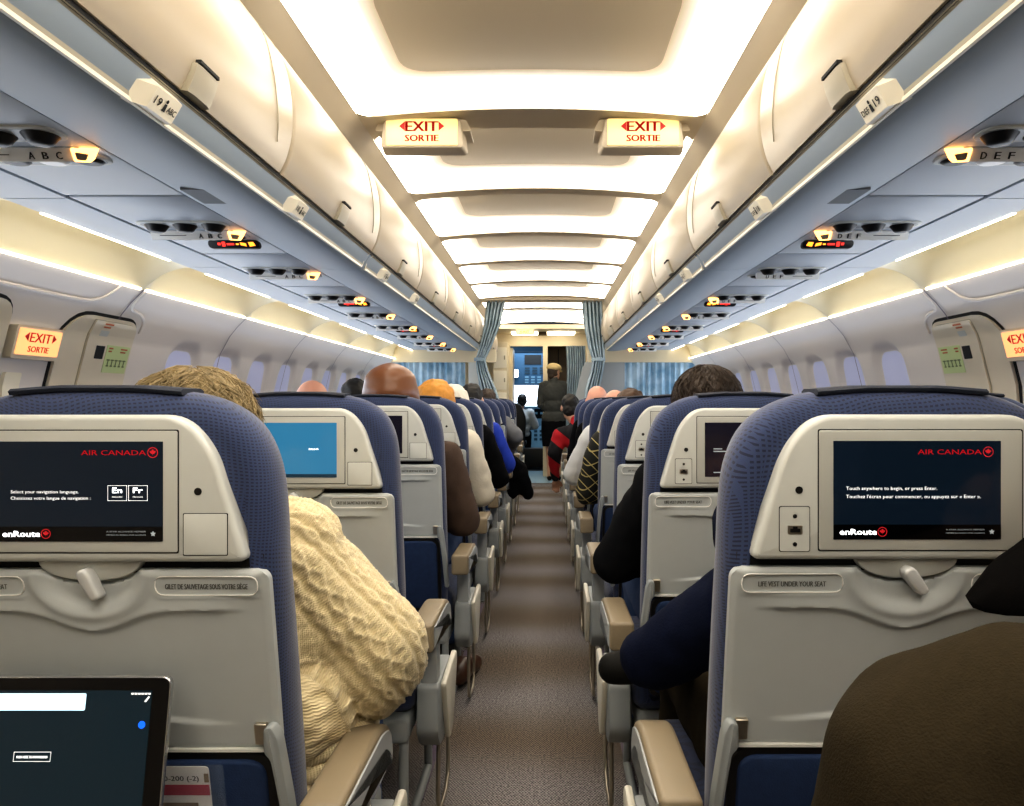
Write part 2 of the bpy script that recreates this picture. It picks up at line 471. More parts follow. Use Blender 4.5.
def blob(name, prims, material, voxel=.012, sm=4, shade=180, post=None):
    bm = bmesh.new()
    for p in prims:
        if p[0] == 'c': cap_(bm, *p[1:])
        else: ell_(bm, *p[1:])
    bmesh.ops.recalc_face_normals(bm, faces=bm.faces)
    me = bpy.data.meshes.new('t'); bm.to_mesh(me); bm.free()
    o = bpy.data.objects.new('t', me); COL.objects.link(o)
    md = o.modifiers.new('r', 'REMESH'); md.mode = 'VOXEL'; md.voxel_size = voxel
    dg = bpy.context.evaluated_depsgraph_get()
    out = bpy.data.meshes.new_from_object(o.evaluated_get(dg))
    bpy.data.objects.remove(o); bpy.data.meshes.remove(me)
    bm = bmesh.new(); bm.from_mesh(out)
    for _ in range(sm): bmesh.ops.smooth_vert(bm, verts=bm.verts, factor=.5, use_axis_x=True, use_axis_y=True, use_axis_z=True)
    if post: post(bm)
    bm.to_mesh(out); bm.free(); out.name = name; out.materials.clear()
    finish(out, material, shade)
    return out

def wrinkle(amp, sc, seed=0):
    def f(bm):
        bm.normal_update()
        for v in bm.verts:
            n = noise.noise((v.co + Vector((seed, seed * 2, 0))) * sc) + .5 * noise.noise((v.co + Vector((3, seed, 1))) * sc * 2.3)
            v.co += v.normal * n * amp
    return f

def head_prims(c, yaw, pitch, S=1.0):
    rot = Matrix.Rotation(yaw, 4, 'Z') @ Matrix.Rotation(pitch, 4, 'X'); c = Vector(c)
    def P(x, y, z): return c + (rot @ Vector((x * S, y * S, z * S)))
    return P, rot, [
        ('e', P(0, -.004, .02), (.076 * S, .094 * S, (.078 if S > 1.15 else .092) * S), rot),
        ('e', P(0, .035, -.05), (.06 * S, .066 * S, .07 * S), rot),
        ('c', P(0, .094, .005), P(0, .112, -.028), .009 * S, .013 * S),
        ('c', P(-.02, .085, -.064), P(.02, .085, -.064), .009 * S, .009 * S),
        ('c', P(0, .08, -.1), P(0, .085, -.1), .018 * S, .018 * S),
        ('c', P(-.036, .082, .018), P(.036, .082, .018), .012 * S, .012 * S),
        ('e', P(-.079, -.004, -.012), (.011 * S, .025 * S, .033 * S), rot), ('e', P(.079, -.004, -.012), (.011 * S, .025 * S, .033 * S), rot),
    ]

def hand_prims(w, d, side):
    """palm at wrist w heading along d, five unequal curled fingers, thumb off the side"""
    w, d = Vector(w), Vector(d).normalized(); up = Vector((0, 0, 1))
    x = d.cross(up).normalized() * side; n = d.cross(x).normalized()
    if n.z < 0: n = -n
    pr = [('c', w, w + d * .045, .024, .03), ('c', w + d * .05 - x * .022, w + d * .08 - x * .03, .017, .014), ('c', w + d * .05 + x * .022, w + d * .08 + x * .028, .017, .014)]
    for k, L in enumerate((.036, .045, .042, .032)):
        b = w + d * .083 + x * (-.032 + .0213 * k)
        m = b + d * L * .9 - n * .008; e = m + d * L * .45 - n * L * .6
        pr += [('c', b, m, .0092, .0084), ('c', m, e, .0084, .0074)]
    t = w + d * .03 - x * .03
    pr += [('c', t, t + d * .025 - x * .026 - n * .006, .0125, .010), ('c', t + d * .025 - x * .026 - n * .006, t + d * .055 - x * .028 - n * .018, .010, .0085)]
    return pr

def strands(name, c, rot, r, material, n, L, wild, seed, low=-.3, S=1.0, th=.0011):
    """fine locks lying on the skull, swept down from the crown"""
    rr = random.Random(seed); mb = MB(); c = Vector(c)
    for _ in range(n):
        a = rr.uniform(0, 2 * PI); el = rr.uniform(low, 1.0)
        el = math.asin(max(-1, min(1, el)))
        path = []; e = el; az = a
        steps = 5
        for k in range(steps):
            q = Vector((math.cos(e) * math.cos(az) * r[0], math.cos(e) * math.sin(az) * r[1], math.sin(e) * r[2]))
            lift = 1 + (.02 + wild * rr.uniform(0, .22)) * (k / steps if wild else .3)
            path.append(c + (rot @ (q * lift)) * S)
            e -= L / steps * rr.uniform(.6, 1.3); az += rr.uniform(-.12, .12) * (1 + 3 * wild)
        mb.tube(path, [th, th, th, th * .8, th * .3], 3)
    return mb.mesh(name, material, 180)

def knit_post(elbow, shoulder, hand):
    """cable knit relief: writes the 'knit' attribute and pushes cables, moss panels and lattice out of the cloth"""
    A, B, Cc = Vector(shoulder), Vector(elbow), Vector(hand)
    def uv(co):
        best = None
        for (p, q, base) in ((A, B, 0), (B, Cc, (B - A).length)):
            t = (q - p); L = t.length; t = t / L
            s = (co - p).dot(t); d = (co - p - t * max(0, min(L, s))).length
            if best is None or d < best[0]: best = (d, p, t, s, base)
        d, p, t, s, base = best
        if d < .135:
            a = t.cross(Vector((0, 0, 1))).normalized(); b = t.cross(a)
            w = co - p - t * s
            return math.atan2(w.dot(a), w.dot(b)) * .095, base + s
        return math.atan2(co.x + .5, co.y - .3) * .17, co.z
    def height(u, v):
        cell = .085; k = (u + 10) % cell
        if k < .026:                                       # cable: two strands crossing
            ph = v * 2 * PI / .07; x = (k - .013) / .013
            s1, s2 = .45 * math.sin(ph), -.45 * math.sin(ph)
            return max(0, 1 - abs(x - s1) * 1.9, 1 - abs(x - s2) * 1.9) * .95
        if k < .032 or k > .079: return .05                 # purl gutter
        if k < .058:                                       # diamond lattice
            x = (k - .032) / .026; y = (v / .05) % 1
            d = abs(abs(x - .5) * 2 - abs(y - .5) * 2)
            return .9 if d < .22 else .30
        return .35 + .35 * (math.sin(k * 2 * PI / .0075) * math.sin(v * 2 * PI / .009) > 0)   # moss stitch
    def f(bm):
        bm.normal_update(); lay = bm.verts.layers.float_vector.new('knit')
        mv = []
        for v in bm.verts:
            u, w = uv(v.co); h = height(u, w); v[lay] = (u, w, h)
            n = noise.noise(v.co * 9) * .010 + noise.noise(v.co * 21) * .004
            mv.append(v.normal * (h * .0075 + n))
        for v, d in zip(bm.verts, mv): v.co += d
    return f

CACHE = {}
def seated(label, cat_loc, s, cloth, skin, hair=None, hairstyle='short', trousers='jeans', shoe='shoeblack', elbow=(.30, .36, .72), hand=(.20, .58, .66),
           lean=0, fwd=0, yaw=0, pitch=0, headoff=(0, 0, 0), S=1.0, bulk=1.0, voxel=.014, post=None, group=None, other_arm=True, hat=None, crossed=False, clothpost=None, upper_only=False, shoulder=None, hs=1.0):
    """person sitting in a seat whose back panel is at cat_loc; s=+1: the aisle is on +x"""
    root = thing('person', label, 'person', cat_loc, group)
    rotm = Matrix.Rotation(lean * s, 4, 'Y') @ Matrix.Rotation(-fwd, 4, 'X'); pv = Vector((0, .36, .52))
    def U(p):
        p = Vector((p[0] * s, p[1], p[2])); return pv + rotm @ (p - pv)
    key = None
    hc = U((headoff[0], .315 + headoff[1], 1.135 + headoff[2]))
    P, hrot, hp = head_prims(hc, yaw, pitch - fwd, S * hs)
    sh = Vector(U(shoulder or (.175, .30, .925))); sh2 = Vector(U((-.175, .30, .925)))
    el, ha = Vector((elbow[0] * s, elbow[1], elbow[2])), Vector((hand[0] * s, hand[1], hand[2]))
    el2, ha2 = Vector((-.24 * s, .36, .69)), Vector((-.12 * s, .58, .64))
    nb = U((0, .285, .97)); ch = U((0, .30, .83)); be = U((0, .34, .66)); pe = Vector((0, .37, .53))
    if hs > 1.15: hp += [('e', P(0, -.008, .036), (.080 * hs, .092 * hs, .058 * hs), hrot), ('e', P(0, -.008, .005), (.086 * hs, .098 * hs, .070 * hs), hrot)]
    body = hp + [('c', P(0, -.02, -.07), nb, .052 * S, .058), ('e', ch, (.145, .10, .16)), ('e', be, (.14, .12, .16)), ('e', pe, (.16, .13, .10)),
                 ('c', sh, el, .045, .038), ('c', el, ha, .038, .026), ('c', sh2, el2, .045, .038), ('c', el2, ha2, .038, .026)]
    for h, e, sd in ((ha, el, 1), (ha2, el2, -1)):
        body += hand_prims(h, h - e, sd * s)
    kn = [Vector((.13 * s, .76, .55)), Vector((-.11 * s, .76, .55))]; an = [Vector((.13 * s, .78, .11)), Vector((-.11 * s, .78, .11))]
    if crossed:                                            # ankle of the far leg laid over the near knee, shoe out in the aisle
        kn[1] = Vector((-.13 * s, .68, .60)); an[1] = Vector((.155 * s, .66, .600))
    for k, a in zip(kn, an):
        body += [('c', (k.x * .7, .40, .53), k, .075, .055), ('c', k, a, .052, .038)]
    link('body', blob('body', body, M[skin], voxel * .72, 3), root)
    k = bulk
    jac = [('e', ch, (.175 * k, .125 * k, .175)), ('e', be, (.17 * k, .145 * k, .165)), ('e', U((0, .35, .56)), (.175 * k, .14, .09)),
           ('c', U((-.15, .295, .915)), U((.15, .295, .915)), .075, .075), ('c', U((0, .285, .95)), U((0, .28, .985)), .075, .065),
           ('c', sh, el, .078 * k, .066 * k), ('c', el, ha + (ha - el) * -.06, .066 * k, .044 * k), ('c', sh2, el2, .075 * k, .062 * k), ('c', el2, ha2 + (ha2 - el2) * -.06, .06 * k, .042 * k)]
    if post: jac += post(U, sh, el, ha)
    cp = clothpost or wrinkle(.009, 11, len(label))
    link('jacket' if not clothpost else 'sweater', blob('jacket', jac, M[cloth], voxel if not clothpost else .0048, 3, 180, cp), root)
    tr = [('e', pe, (.175, .14, .10))]
    for q, a in zip(kn, an):
        tr += [('c', (q.x * .7, .40, .53), q, .09, .07), ('c', q, a + (q - a) * .04, .07, .055)]
    link('trousers', blob('trousers', tr, M[trousers], voxel, 3, 180, wrinkle(.006, 12, 3)), root)
    for j, a in enumerate(an):
        if crossed and j == 1:
            d = Vector((s, .25, -.12)).normalized()
            sp = [('c', a - d * .03, a + d * .02, .045, .047), ('c', a + d * .03 + Vector((0, 0, -.012)), a + d * .155 + Vector((0, 0, -.022)), .045, .036)]
        else:
            sp = [('c', (a.x, a.y - .03, .052), (a.x, a.y + .05, .055), .046, .047), ('c', (a.x, a.y + .06, .045), (a.x + .012 * s, a.y + .15, .04), .044, .037)]
        link('shoe', blob('shoe', sp, M[shoe], .010, 2), root)
    if hair:
        q = S * hs
        if hairstyle == 'fringe':                           # bald crown, ring of short hair
            hpz = [('e', P(0, -.045, -.03), (.076 * q, .058 * q, .045 * q), hrot), ('c', P(-.074, -.02, -.02), P(-.068, -.06, -.03), .018 * q, .02 * q), ('c', P(.074, -.02, -.02), P(.068, -.06, -.03), .018 * q, .02 * q)]
        elif hairstyle == 'full':
            hpz = [('e', P(0, -.012, .036), (.094 * q, .112 * q, .098 * q), hrot), ('e', P(0, -.05, -.03), (.09 * q, .07 * q, .085 * q), hrot), ('c', P(-.075, -.01, .0), P(-.072, -.02, -.05), .025 * q, .018 * q), ('c', P(.075, -.01, .0), P(.072, -.02, -.05), .025 * q, .018 * q)]
        else:
            hpz = [('e', P(0, -.014, .034), (.082 * q, .098 * q, .09 * q), hrot), ('e', P(0, -.048, -.03), (.073 * q, .055 * q, .07 * q), hrot)]
        link('hair', blob('hair', hpz, M[hair], .009 if S > .9 else .012, 2, 180, wrinkle(.008 if hairstyle != 'fringe' else .002, 30, 5)), root)
    root['_hc'] = 0
    del root['_hc']
    return root, P, hrot

# ------------------------------------------------------------------ seats
TILT = .2
def bend(z):
    d = .955 - z
    return 0 if d <= 0 else TILT * (d * d / .06 if d < .03 else d - .015)
def shearm(mb): return mb.map(lambda u, y, z: (u, y + bend(z), z))
def mirror(mb, s):
    if s < 0: mb.map(lambda u, y, z: (-u, y, z))
    return mb
SEATMESH = {}
def seat_mesh(part, s, fn):
    k = (part, s)
    if k not in SEATMESH: SEATMESH[k] = fn()
    return SEATMESH[k]

def backrest_mb():
    side = [(-.212, .43), (-.217, .60), (-.218, .80), (-.217, .93), (-.213, 1.02), (-.203, 1.075), (-.180, 1.118), (-.140, 1.147), (-.085, 1.162)]
    top = [(.02, 1.167), (.125, 1.162)]
    oth = [(.04 - u, z) for u, z in reversed(side[:-1])]
    o = smooth_curve(side + top + oth, 4)
    rr = []
    prof = [(.034, .020), (.020, .022), (.008, .030), (.002, .045), (0, .062), (.002, .085), (.010, .105), (.024, .120), (.045, .128)]
    for d, y in prof: rr.append([(u, y, z) for u, z in inset(o, d)])
    return MB().rings(rr)

def tray_h(u, z):
    fade = smooth01((.205 - abs(u)) / .06)
    zc = .8795 - .031 * math.exp(-(u / .062) ** 2) - .004 * smooth01(abs(u) / .2)
    d = z - zc; v = .0065 * fade * smooth01(d / .0055 + .5) * math.exp(-max(0, d) / .028)
    zl = .717 + .012 * smooth01((.17 - abs(u)) / .15)
    d = zl - z; v += .0058 * smooth01((.185 - abs(u)) / .1) * smooth01(d / .007 + .5) * math.exp(-max(0, d) / .03)
    q = math.hypot(u / .066, (z - .928) / .052)
    v += .004 * math.exp(-((q - 1.12) / .13) ** 2) - .007 * smooth01((1.0 - q) / .28)
    q = math.hypot(u / .070, (z - .944) / .034)
    v -= .016 * smooth01((1.0 - q) / .10)
    for sg in (-1, 1):                                  # raised edge round the placard
        du, dz = abs(u - sg * .150) - .058, abs(z - .910) - .004
        q = math.hypot(max(du, 0), max(dz, 0)) - .0105
        v += .0016 * math.exp(-(q / .0018) ** 2)
    return v

def tray_mb():
    U0, Z0, Z1, r = .229, .680, .932, .016; nu, nz = 92, 84
    mb = MB(); rows = []
    h = tray_h
    zs = [Z0 + (Z1 - Z0) * j / nz for j in range(nz + 1)]
    for z in zs:
        e = min(z - Z0, Z1 - z); w = U0
        if e < r: w = U0 - r + math.sqrt(max(0, r * r - (r - e) ** 2))
        rows.append([(-w + 2 * w * i / nu, z) for i in range(nu + 1)])
    front = []
    for row in rows:
        for i, (u, z) in enumerate(row):
            e = min(z - Z0, Z1 - z, abs(U0 - abs(u)))
            lip = .004 * (1 - smooth01(e / .005))
            front.append((u + .02, .010 - h(u, z) + lip, z))
    n = nu + 1
    mb.add(front, [(j * n + i, j * n + i + 1, (j + 1) * n + i + 1, (j + 1) * n + i) for j in range(nz) for i in range(nu)])
    loop = [(i) for i in range(n)] + [j * n + nu for j in range(1, nz + 1)] + [nz * n + i for i in range(nu - 1, -1, -1)] + [j * n for j in range(nz - 1, 0, -1)]
    b = len(mb.v); mb.v += [(front[i][0], .026, front[i][2]) for i in loop]
    m = len(loop)
    for k in range(m): mb.f.append((loop[k], loop[(k + 1) % m], b + (k + 1) % m, b + k))
    mb.f.append(tuple(b + k for k in range(m)))
    return mb

SHROUD = rpoly([(-.187, .9435), (-.143, 1.088), (-.105, 1.131), (.168, 1.131), (.200, 1.09), (.210, .9435)], [.014, .06, .05, .03, .05, .016], 6)
def arm_outline(): return rpoly([(.02, .625), (.27, .622), (.335, .600), (.352, .545), (.335, .520), (.315, .545), (.275, .572), (.02, .555)], [.01, .05, .03, .012, .012, .02, .03, .01], 4)

def lettering(name, parent, parts, m, s):
    """flat lettering on the (sheared) back panel; parts = (text, cap height, u, z, width, align)"""
    mb = MB()
    for (t, hgt, u, z, w, al) in parts: text_into(mb, t, hgt, (u, 0, z), (1, 0, 0), (0, 0, 1), w, al, .00012)
    return mb

def emblem_mb(u, z, r):
    mb = MB(); n = 24; v = []; f = []
    for k in range(n):
        a = 2 * PI * k / n; v += [(u + r * math.cos(a), 0, z + r * math.sin(a)), (u + r * .84 * math.cos(a), 0, z + r * .84 * math.sin(a))]
    for k in range(n):
        j = (k + 1) % n; f.append((2 * k, 2 * j, 2 * j + 1, 2 * k + 1))
    mb.add(v, f)
    mb.add([(u + x * r * .68, 0, z + y * r * .66) for x, y in LEAF], [tuple(range(len(LEAF)))])
    return mb
def star_mb(u, z, r):
    pts = []
    for k in range(10):
        q = r if k % 2 == 0 else r * .5; a = PI / 2 + k * PI / 5
        pts.append((u + q * math.cos(a), 0, z + q * math.sin(a)))
    return MB().add(pts, [tuple(range(10))])

def flat(mb, y): return shearm(mb.map(lambda u, yy, z: (u, y, z)))

def make_seat(label, x, d, s, screen='dim', detail=2, group=None):
    """s=+1: seat right of the aisle (aisle at its -u side); s=-1 the mirrored seat on the left"""
    t = thing('airplane_seat', label, 'seat', (x, d, 0), group)
    def part(name, key, build, m, parent=t, smooth=35):
        return link(name, seat_mesh(key, s, lambda: mirror(build(), s).mesh(name, m, smooth)), parent)
    part('backrest', 'backrest', lambda: shearm(backrest_mb()), M['fabric'], smooth=60)
    part('headrest_strap', 'strap', lambda: shearm(MB().rings([[(u + .022, y, 1.1655 - .05 * max(0, abs(u) - .05) * 1.6 + dz) for (y, dz) in ((.030, -.004), (.027, .0005), (.032, .0040), (.085, .0050), (.095, .001), (.09, -.004))] for u in [-.113 + .226 * k / 10 for k in range(11)]])), M['strap'])
    sh = part('screen_housing', 'housing', lambda: shearm(MB().prism(SHROUD, 0, .045, .008, 4)), M['plastic'])
    part('seam', 'seam', lambda: shearm(MB().prism(rrect(-.1015, .1625, .9555, 1.1125, .003), -.0006, .002)), M['gap'], sh)
    part('screen_bezel', 'bezel', lambda: shearm(MB().prism(rrect(-.100, .161, .957, 1.111, .003), -.0016, .002, .001, 2)), M['bezel'], sh)
    part('headphone_jack', 'jack', lambda: shearm(MB().prism([(-.1255 + .0048 * math.cos(a * PI / 8), 1.034 + .0048 * math.sin(a * PI / 8)) for a in range(16)], -.0008, .002)), M['black'], sh)
    if s > 0:
        part('socket_panel', 'usb_seam', lambda: shearm(MB().prism(rrect(-.1515, -.1115, .9545, 1.0135, .003), -.0005, .002)), M['gap'], sh)
        part('socket_panel', 'usb', lambda: shearm(MB().prism(rrect(-.1505, -.1125, .9555, 1.0125, .003), -.0012, .002)), M['plastic'], sh)
        part('usb_port', 'usb_port', lambda: shearm(MB().prism(rrect(-.1405, -.1215, .9775, .9885, .001), -.0018, .002)), M['metal'], sh)
        part('usb_port', 'usb_slot', lambda: shearm(MB().prism(rrect(-.1375, -.1245, .980, .9845, .0005), -.0024, .002).add(*(lambda q: (q.v, q.f))(MB().prism(rrect(-.134, -.128, .9840, .9875, .0005), -.0024, .002)))), M['black'], sh)
        for zc in (1.0005, .9645):
            part('socket', 'usb_dot%g' % zc, lambda zc=zc: shearm(MB().prism([(-.1312 + .0028 * math.cos(a * PI / 6), zc + .0028 * math.sin(a * PI / 6)) for a in range(12)], -.0018, .002)), M['black'], sh)
    else:
        part('handset_cover', 'pad_seam', lambda: shearm(MB().prism(rrect(-.1635, -.1065, .9525, 1.0065, .002), -.0005, .002)), M['gap'], sh)
        part('handset_cover', 'pad', lambda: shearm(MB().prism(rrect(-.1625, -.1075, .9535, 1.0055, .002), -.0012, .002, .0006, 2)), M['plastic'], sh)
    disp = {'en': M['navy'], 'touch': M['navy'], 'blue': M['blue'], 'dim': M['dimscr']}[screen]
    dm = seat_mesh('display' + screen, s, lambda: mirror(shearm(MB().prism(rrect(-.082, .133, .971, 1.0975, .0008), -.0024, .0)), s).mesh('display', disp))
    dp = link('display', dm, t)
    def L(name, mb, m, y=-.0029): return flat(mb, y).obj(name, m, dp, 0)
    u0 = -.082 if s > 0 else -.133; u1 = u0 + .215                # display edges in this seat's own u
    ls = .005 if s < 0 else 0; rs = .004 if s > 0 else 0
    if screen in ('en', 'touch'):
        L('airline_name', text_into(MB(), 'AIR CANADA', .0066, (u1 - .103 - rs, 0, 1.0803), width=.082, bold=.0001), M['red'])
        L('maple_leaf_emblem', emblem_mb(u1 - .0125 - rs, 1.0835, .0068), M['red'])
        strip = MB(); strip.add([(u0, 0, .971), (u1, 0, .971), (u1, 0, .990), (u0, 0, .990)], [(0, 1, 2, 3)])
        flat(strip, -.0027).obj('footer_bar', M['tabglass'], dp, 0)
        L('system_name', text_into(MB(), 'enRoute', .0076, (u0 + .008 + ls, 0, .9772), width=.047, bold=.00018), M['txt'], -.0031)
        L('maple_leaf_emblem', emblem_mb(u0 + .0625 + ls, .9808, .0062), M['red'], -.0031)
        mb = text_into(MB(), 'A STAR ALLIANCE MEMBER', .0019, (u1 - .021, 0, .9827), width=.05, align='R')
        text_into(mb, 'MEMBRE DU RESEAU STAR ALLIANCE', .0017, (u1 - .021, 0, .9785), width=.05, align='R')
        mb.add(*(lambda q: (q.v, q.f))(star_mb(u1 - .012, .9808, .0038)))
        L('alliance_line', mb, M['txtdim'], -.0031)
        if screen == 'touch':
            L('instruction_text', text_into(MB(), 'Touch anywhere to begin, or press Enter.', .0046, (u0 + .016, 0, 1.0345), width=.117), M['txt'])
            L('instruction_text', text_into(MB(), "Touchez l'écran pour commencer, ou appuyez sur « Enter ».", .0046, (u0 + .016, 0, 1.0240), width=.173), M['txt'])
        else:
            L('instruction_text', text_into(MB(), 'Select your navigation language.', .0042, (u0 + .023, 0, 1.0320), width=.086), M['txt'])
            L('instruction_text', text_into(MB(), 'Choisissez votre langue de navigation :', .0042, (u0 + .023, 0, 1.0240), width=.101), M['txt'])
            mb = MB()
            for q, (a, b) in enumerate((('En', 'ENGLISH'), ('Fr', 'FRANÇAIS'))):
                ux = u0 + .1455 + .0262 * q
                text_into(mb, a, .0070, (ux + .012, 0, 1.0325), width=.012, align='C', bold=.0002)
                text_into(mb, b, .0019, (ux + .012, 0, 1.0265), width=.0125, align='C')
                for (a0, a1, b0, b1) in ((0, .0243, 1.0225, 1.023), (0, .0243, 1.0415, 1.042), (0, .0005, 1.0225, 1.042), (.0238, .0243, 1.0225, 1.042)):
                    mb.add([(ux + a0, 0, b0), (ux + a1, 0, b0), (ux + a1, 0, b1), (ux + a0, 0, b1)], [(0, 1, 2, 3)])
            L('language_buttons', mb, M['txt'])
    elif screen == 'blue':
        L('instruction_text', text_into(MB(), 'Select ok', .0035, (u1 - .064, 0, 1.035), width=.022, bold=.0002), M['txt'])
        flat(MB().add([(u0, 0, .971), (u1, 0, .971), (u1, 0, .979), (u0, 0, .979)], [(0, 1, 2, 3)]), -.0028).obj('footer_bar', M['cockpanel'], dp, 0)
    elif detail > 1:
        mb = MB()
        for zz, w in ((1.035, .02), (1.029, .03), (.980, .02)):
            mb.add([(u0 + .02, 0, zz), (u0 + .02 + w, 0, zz), (u0 + .02 + w, 0, zz + .0025), (u0 + .02, 0, zz + .0025)], [(0, 1, 2, 3)])
        L('instruction_text', mb, M['txtdim'])
    tr = part('tray_table', 'tray', lambda: shearm(tray_mb()), M['tray'], smooth=50)
    part('tray_edge', 'tray_edge', lambda: shearm(MB().prism(rrect(-.200, .240, .6762, .6805, .001), .006, .024)), M['edge'], tr)
    hs = part('latch_housing', 'latch_housing', lambda: shearm(MB().prism(
        [(-.046, .9425)] + [(.02 + .066 * math.cos(PI + PI * k / 16), .9425 + .026 * math.sin(PI + PI * k / 16)) for k in range(1, 16)] + [(.086, .9425)], .012, .03, .002, 2)), M['plastic'])
    part('latch_shadow', 'latch_shadow', lambda: shearm(MB().box(-.20, .24, .024, .03, .925, .95)), M['gap'], hs)
    def latch():
        a = math.radians(-52 if s > 0 else -112); c, sn = math.cos(a), math.sin(a)
        o = rpoly([(0, -.0085), (.033, -.0065), (.033, .0065), (0, .0085), (-.010, .006), (-.010, -.006)], .006, 4)
        o = [(u * c - z * sn + .020, u * sn + z * c + .925) for u, z in o]
        return shearm(MB().prism(o, -.006, .012, .004, 3))
    part('tray_latch', 'latch', latch, M['latch'], tr)
    if detail > 1:
        for q, tx in enumerate(('LIFE VEST UNDER YOUR SEAT', 'GILET DE SAUVETAGE SOUS VOTRE SIÈGE')):
            cpt = (-.150 if q == 0 else .150) + s * .02        # placard centre on this seat's tray
            rel = (cpt - s * .02) * s
            hh = lambda u, z: max(tray_h(rel, z), tray_h((u - s * .02) * s, z))
            ol = rrect(cpt - .066, cpt + .066, .8985, .9235, .012, 4); ol = ol + ol[:1]
            shearm(MB().tube([(u, .0095 - hh(u, z), z) for u, z in ol], .0009, 6)).obj('placard_rim', M['edge'], tr, 180)
            pl = text_into(MB(), tx, .0072, (cpt, 0, .9066), width=.088 if q == 0 else .106, align='C', bold=.00025)
            shearm(pl.map(lambda u, y, z: (u, .0093 - hh(u, z), z))).obj('placard_lettering', M['ink'], tr, 0)
    for sg in (-1, 1):
        part('tray_arm', 'tray_arm%d' % sg, lambda sg=sg: shearm(MB().prism(rpoly([(sg * u + (.04 if sg > 0 else 0), z) for u, z in ((.194, .717), (.205, .721), (.213, .702), (.222, .61), (.228, .50), (.214, .50), (.207, .61), (.200, .672), (.192, .681))], .006, 3), -.010, .014, .004, 2)), M['panel'])
        part('arm_pivot', 'arm_pivot%d' % sg, lambda sg=sg: shearm(MB().prism(rrect(-.195 if sg < 0 else .218, -.178 if sg < 0 else .235, .689, .719, .002), .002, .014, .001, 1)), M['metal'])
    pk = part('literature_pocket', 'pocket', lambda: shearm(MB().prism(rrect(-.188, .228, .42, .664, .028), .004, .03, .006, 3)), M['lower'], smooth=60)
    part('pocket_piping', 'piping', lambda: shearm(MB().prism(rrect(-.198, .238, .41, .674, .032), .010, .034, .004, 2)), M['black'], pk)
    part('seat_cushion', 'cushion', lambda: MB().prism(rrect(-.225, .225, .33, .455, .04), .20, .72, .05, 4, .05), M['fabric'], smooth=60)
    part('seat_pan', 'pan', lambda: MB().prism(rrect(-.215, .215, .27, .335, .02), .18, .66, .01, 2), M['panel'])
    ar = part('armrest', 'armrest', lambda: MB().extrude_x(arm_outline(), -.302, -.243, .010, 3), M['arm'], smooth=50)
    part('armrest_trim', 'arm_trim', lambda: MB().extrude_x([(y, z) for y, z in inset(arm_outline(), .010)], -.3045, -.300, .0015, 1), M['armgrey'], ar)
    ep = part('end_panel', 'end_panel', lambda: MB().extrude_x(rpoly([(.20, .415), (.44, .417), (.455, .40), (.44, .36), (.36, .245), (.30, .232), (.24, .24), (.19, .29)], .02, 4), -.290, -.232, .008, 2), M['panel'])
    part('end_cover', 'end_cover', lambda: MB().extrude_x(rpoly([(.225, .410), (.465, .424), (.48, .40), (.455, .35), (.38, .235), (.32, .225)], .015, 4), -.305, -.289, .006, 2), M['white'], ep)
    part('armrest_post', 'post', lambda: MB().extrude_x(rrect(.215, .275, .40, .565, .01), -.283, -.240, .006, 2), M['armgrey'], ep)
    for q, xx in enumerate((-.20, .20)):
        part('leg', 'leg%d' % q, lambda xx=xx: MB().tube(smooth_curve([(xx, .20, .30), (xx, .19, .12), (xx, .18, .02), (xx, .22, .014), (xx, .56, .014), (xx, .60, .05), (xx, .56, .30)], 5), .013, 8), M['panel'], smooth=60)
    part('luggage_bar', 'bar', lambda: MB().tube(smooth_curve([(-.275, .30, .24), (-.275, .29, .07), (-.275, .33, .03), (-.275, .46, .03), (-.275, .50, .10), (-.275, .48, .25)], 5), .006, 8), M['metal'], smooth=60)
    return t

# ------------------------------------------------------------------ cabin shell
Y0, Y1 = -2.3, 10.75
GRID = [.99 + 1.07 * k for k in range(-3, 10)]            # frame lines along the cabin
def wallx(z):
    P = [(0, 1.74), (.3, 1.76), (.7, 1.79), (1.0, 1.805), (1.2, 1.795), (1.4, 1.745), (1.52, 1.68), (1.60, 1.60)]
    for (a, xa), (b, xb) in zip(P, P[1:]):
        if z <= b:
            t = max(0, (z - a) / (b - a)); return xa + (xb - xa) * t
    return P[-1][1]
WIN_Y = [3.83 + .51 * k for k in range(13)]
WIN_Z, WIN_H, WIN_W = 1.225, .43, .36
def rr_dist(y, z, cy, cz, w, h, r):
    dy, dz = abs(y - cy) - w / 2 + r, abs(z - cz) - h / 2 + r
    return math.hypot(max(dy, 0), max(dz, 0)) + min(max(dy, dz), 0) - r
def wall_surface(s):
    zs = [0, .15, .3, .5, .7, .85, .95] + [1.0 + .0125 * k for k in range(41)] + [1.52, 1.54, 1.56, 1.58, 1.60]
    ys = []; y = Y0
    while y < Y1: ys.append(y); y += .0152 if y > 3.6 else .03
    ys.append(Y1)
    zz = sorted(set(round(z, 4) for z in zs)); mb = MB(); nz = len(zz)
    v = []
    for y in ys:
        for z in zz:
            x = wallx(z)
            d = min(rr_dist(y, z, c, WIN_Z, WIN_W, WIN_H, .13) for c in WIN_Y) if y > 3.55 else 1
            x += .030 * smooth01(-(d - .004) / .055)
            v.append((s * x, y, z))
    f = [(a * nz + b, a * nz + b + 1, (a + 1) * nz + b + 1, (a + 1) * nz + b) for a in range(len(ys) - 1) for b in range(nz - 1)]
    mb.add(v, f)
    mb.box(s * 1.85, s * 1.92, Y0, Y1, 0, 1.6)
    return mb
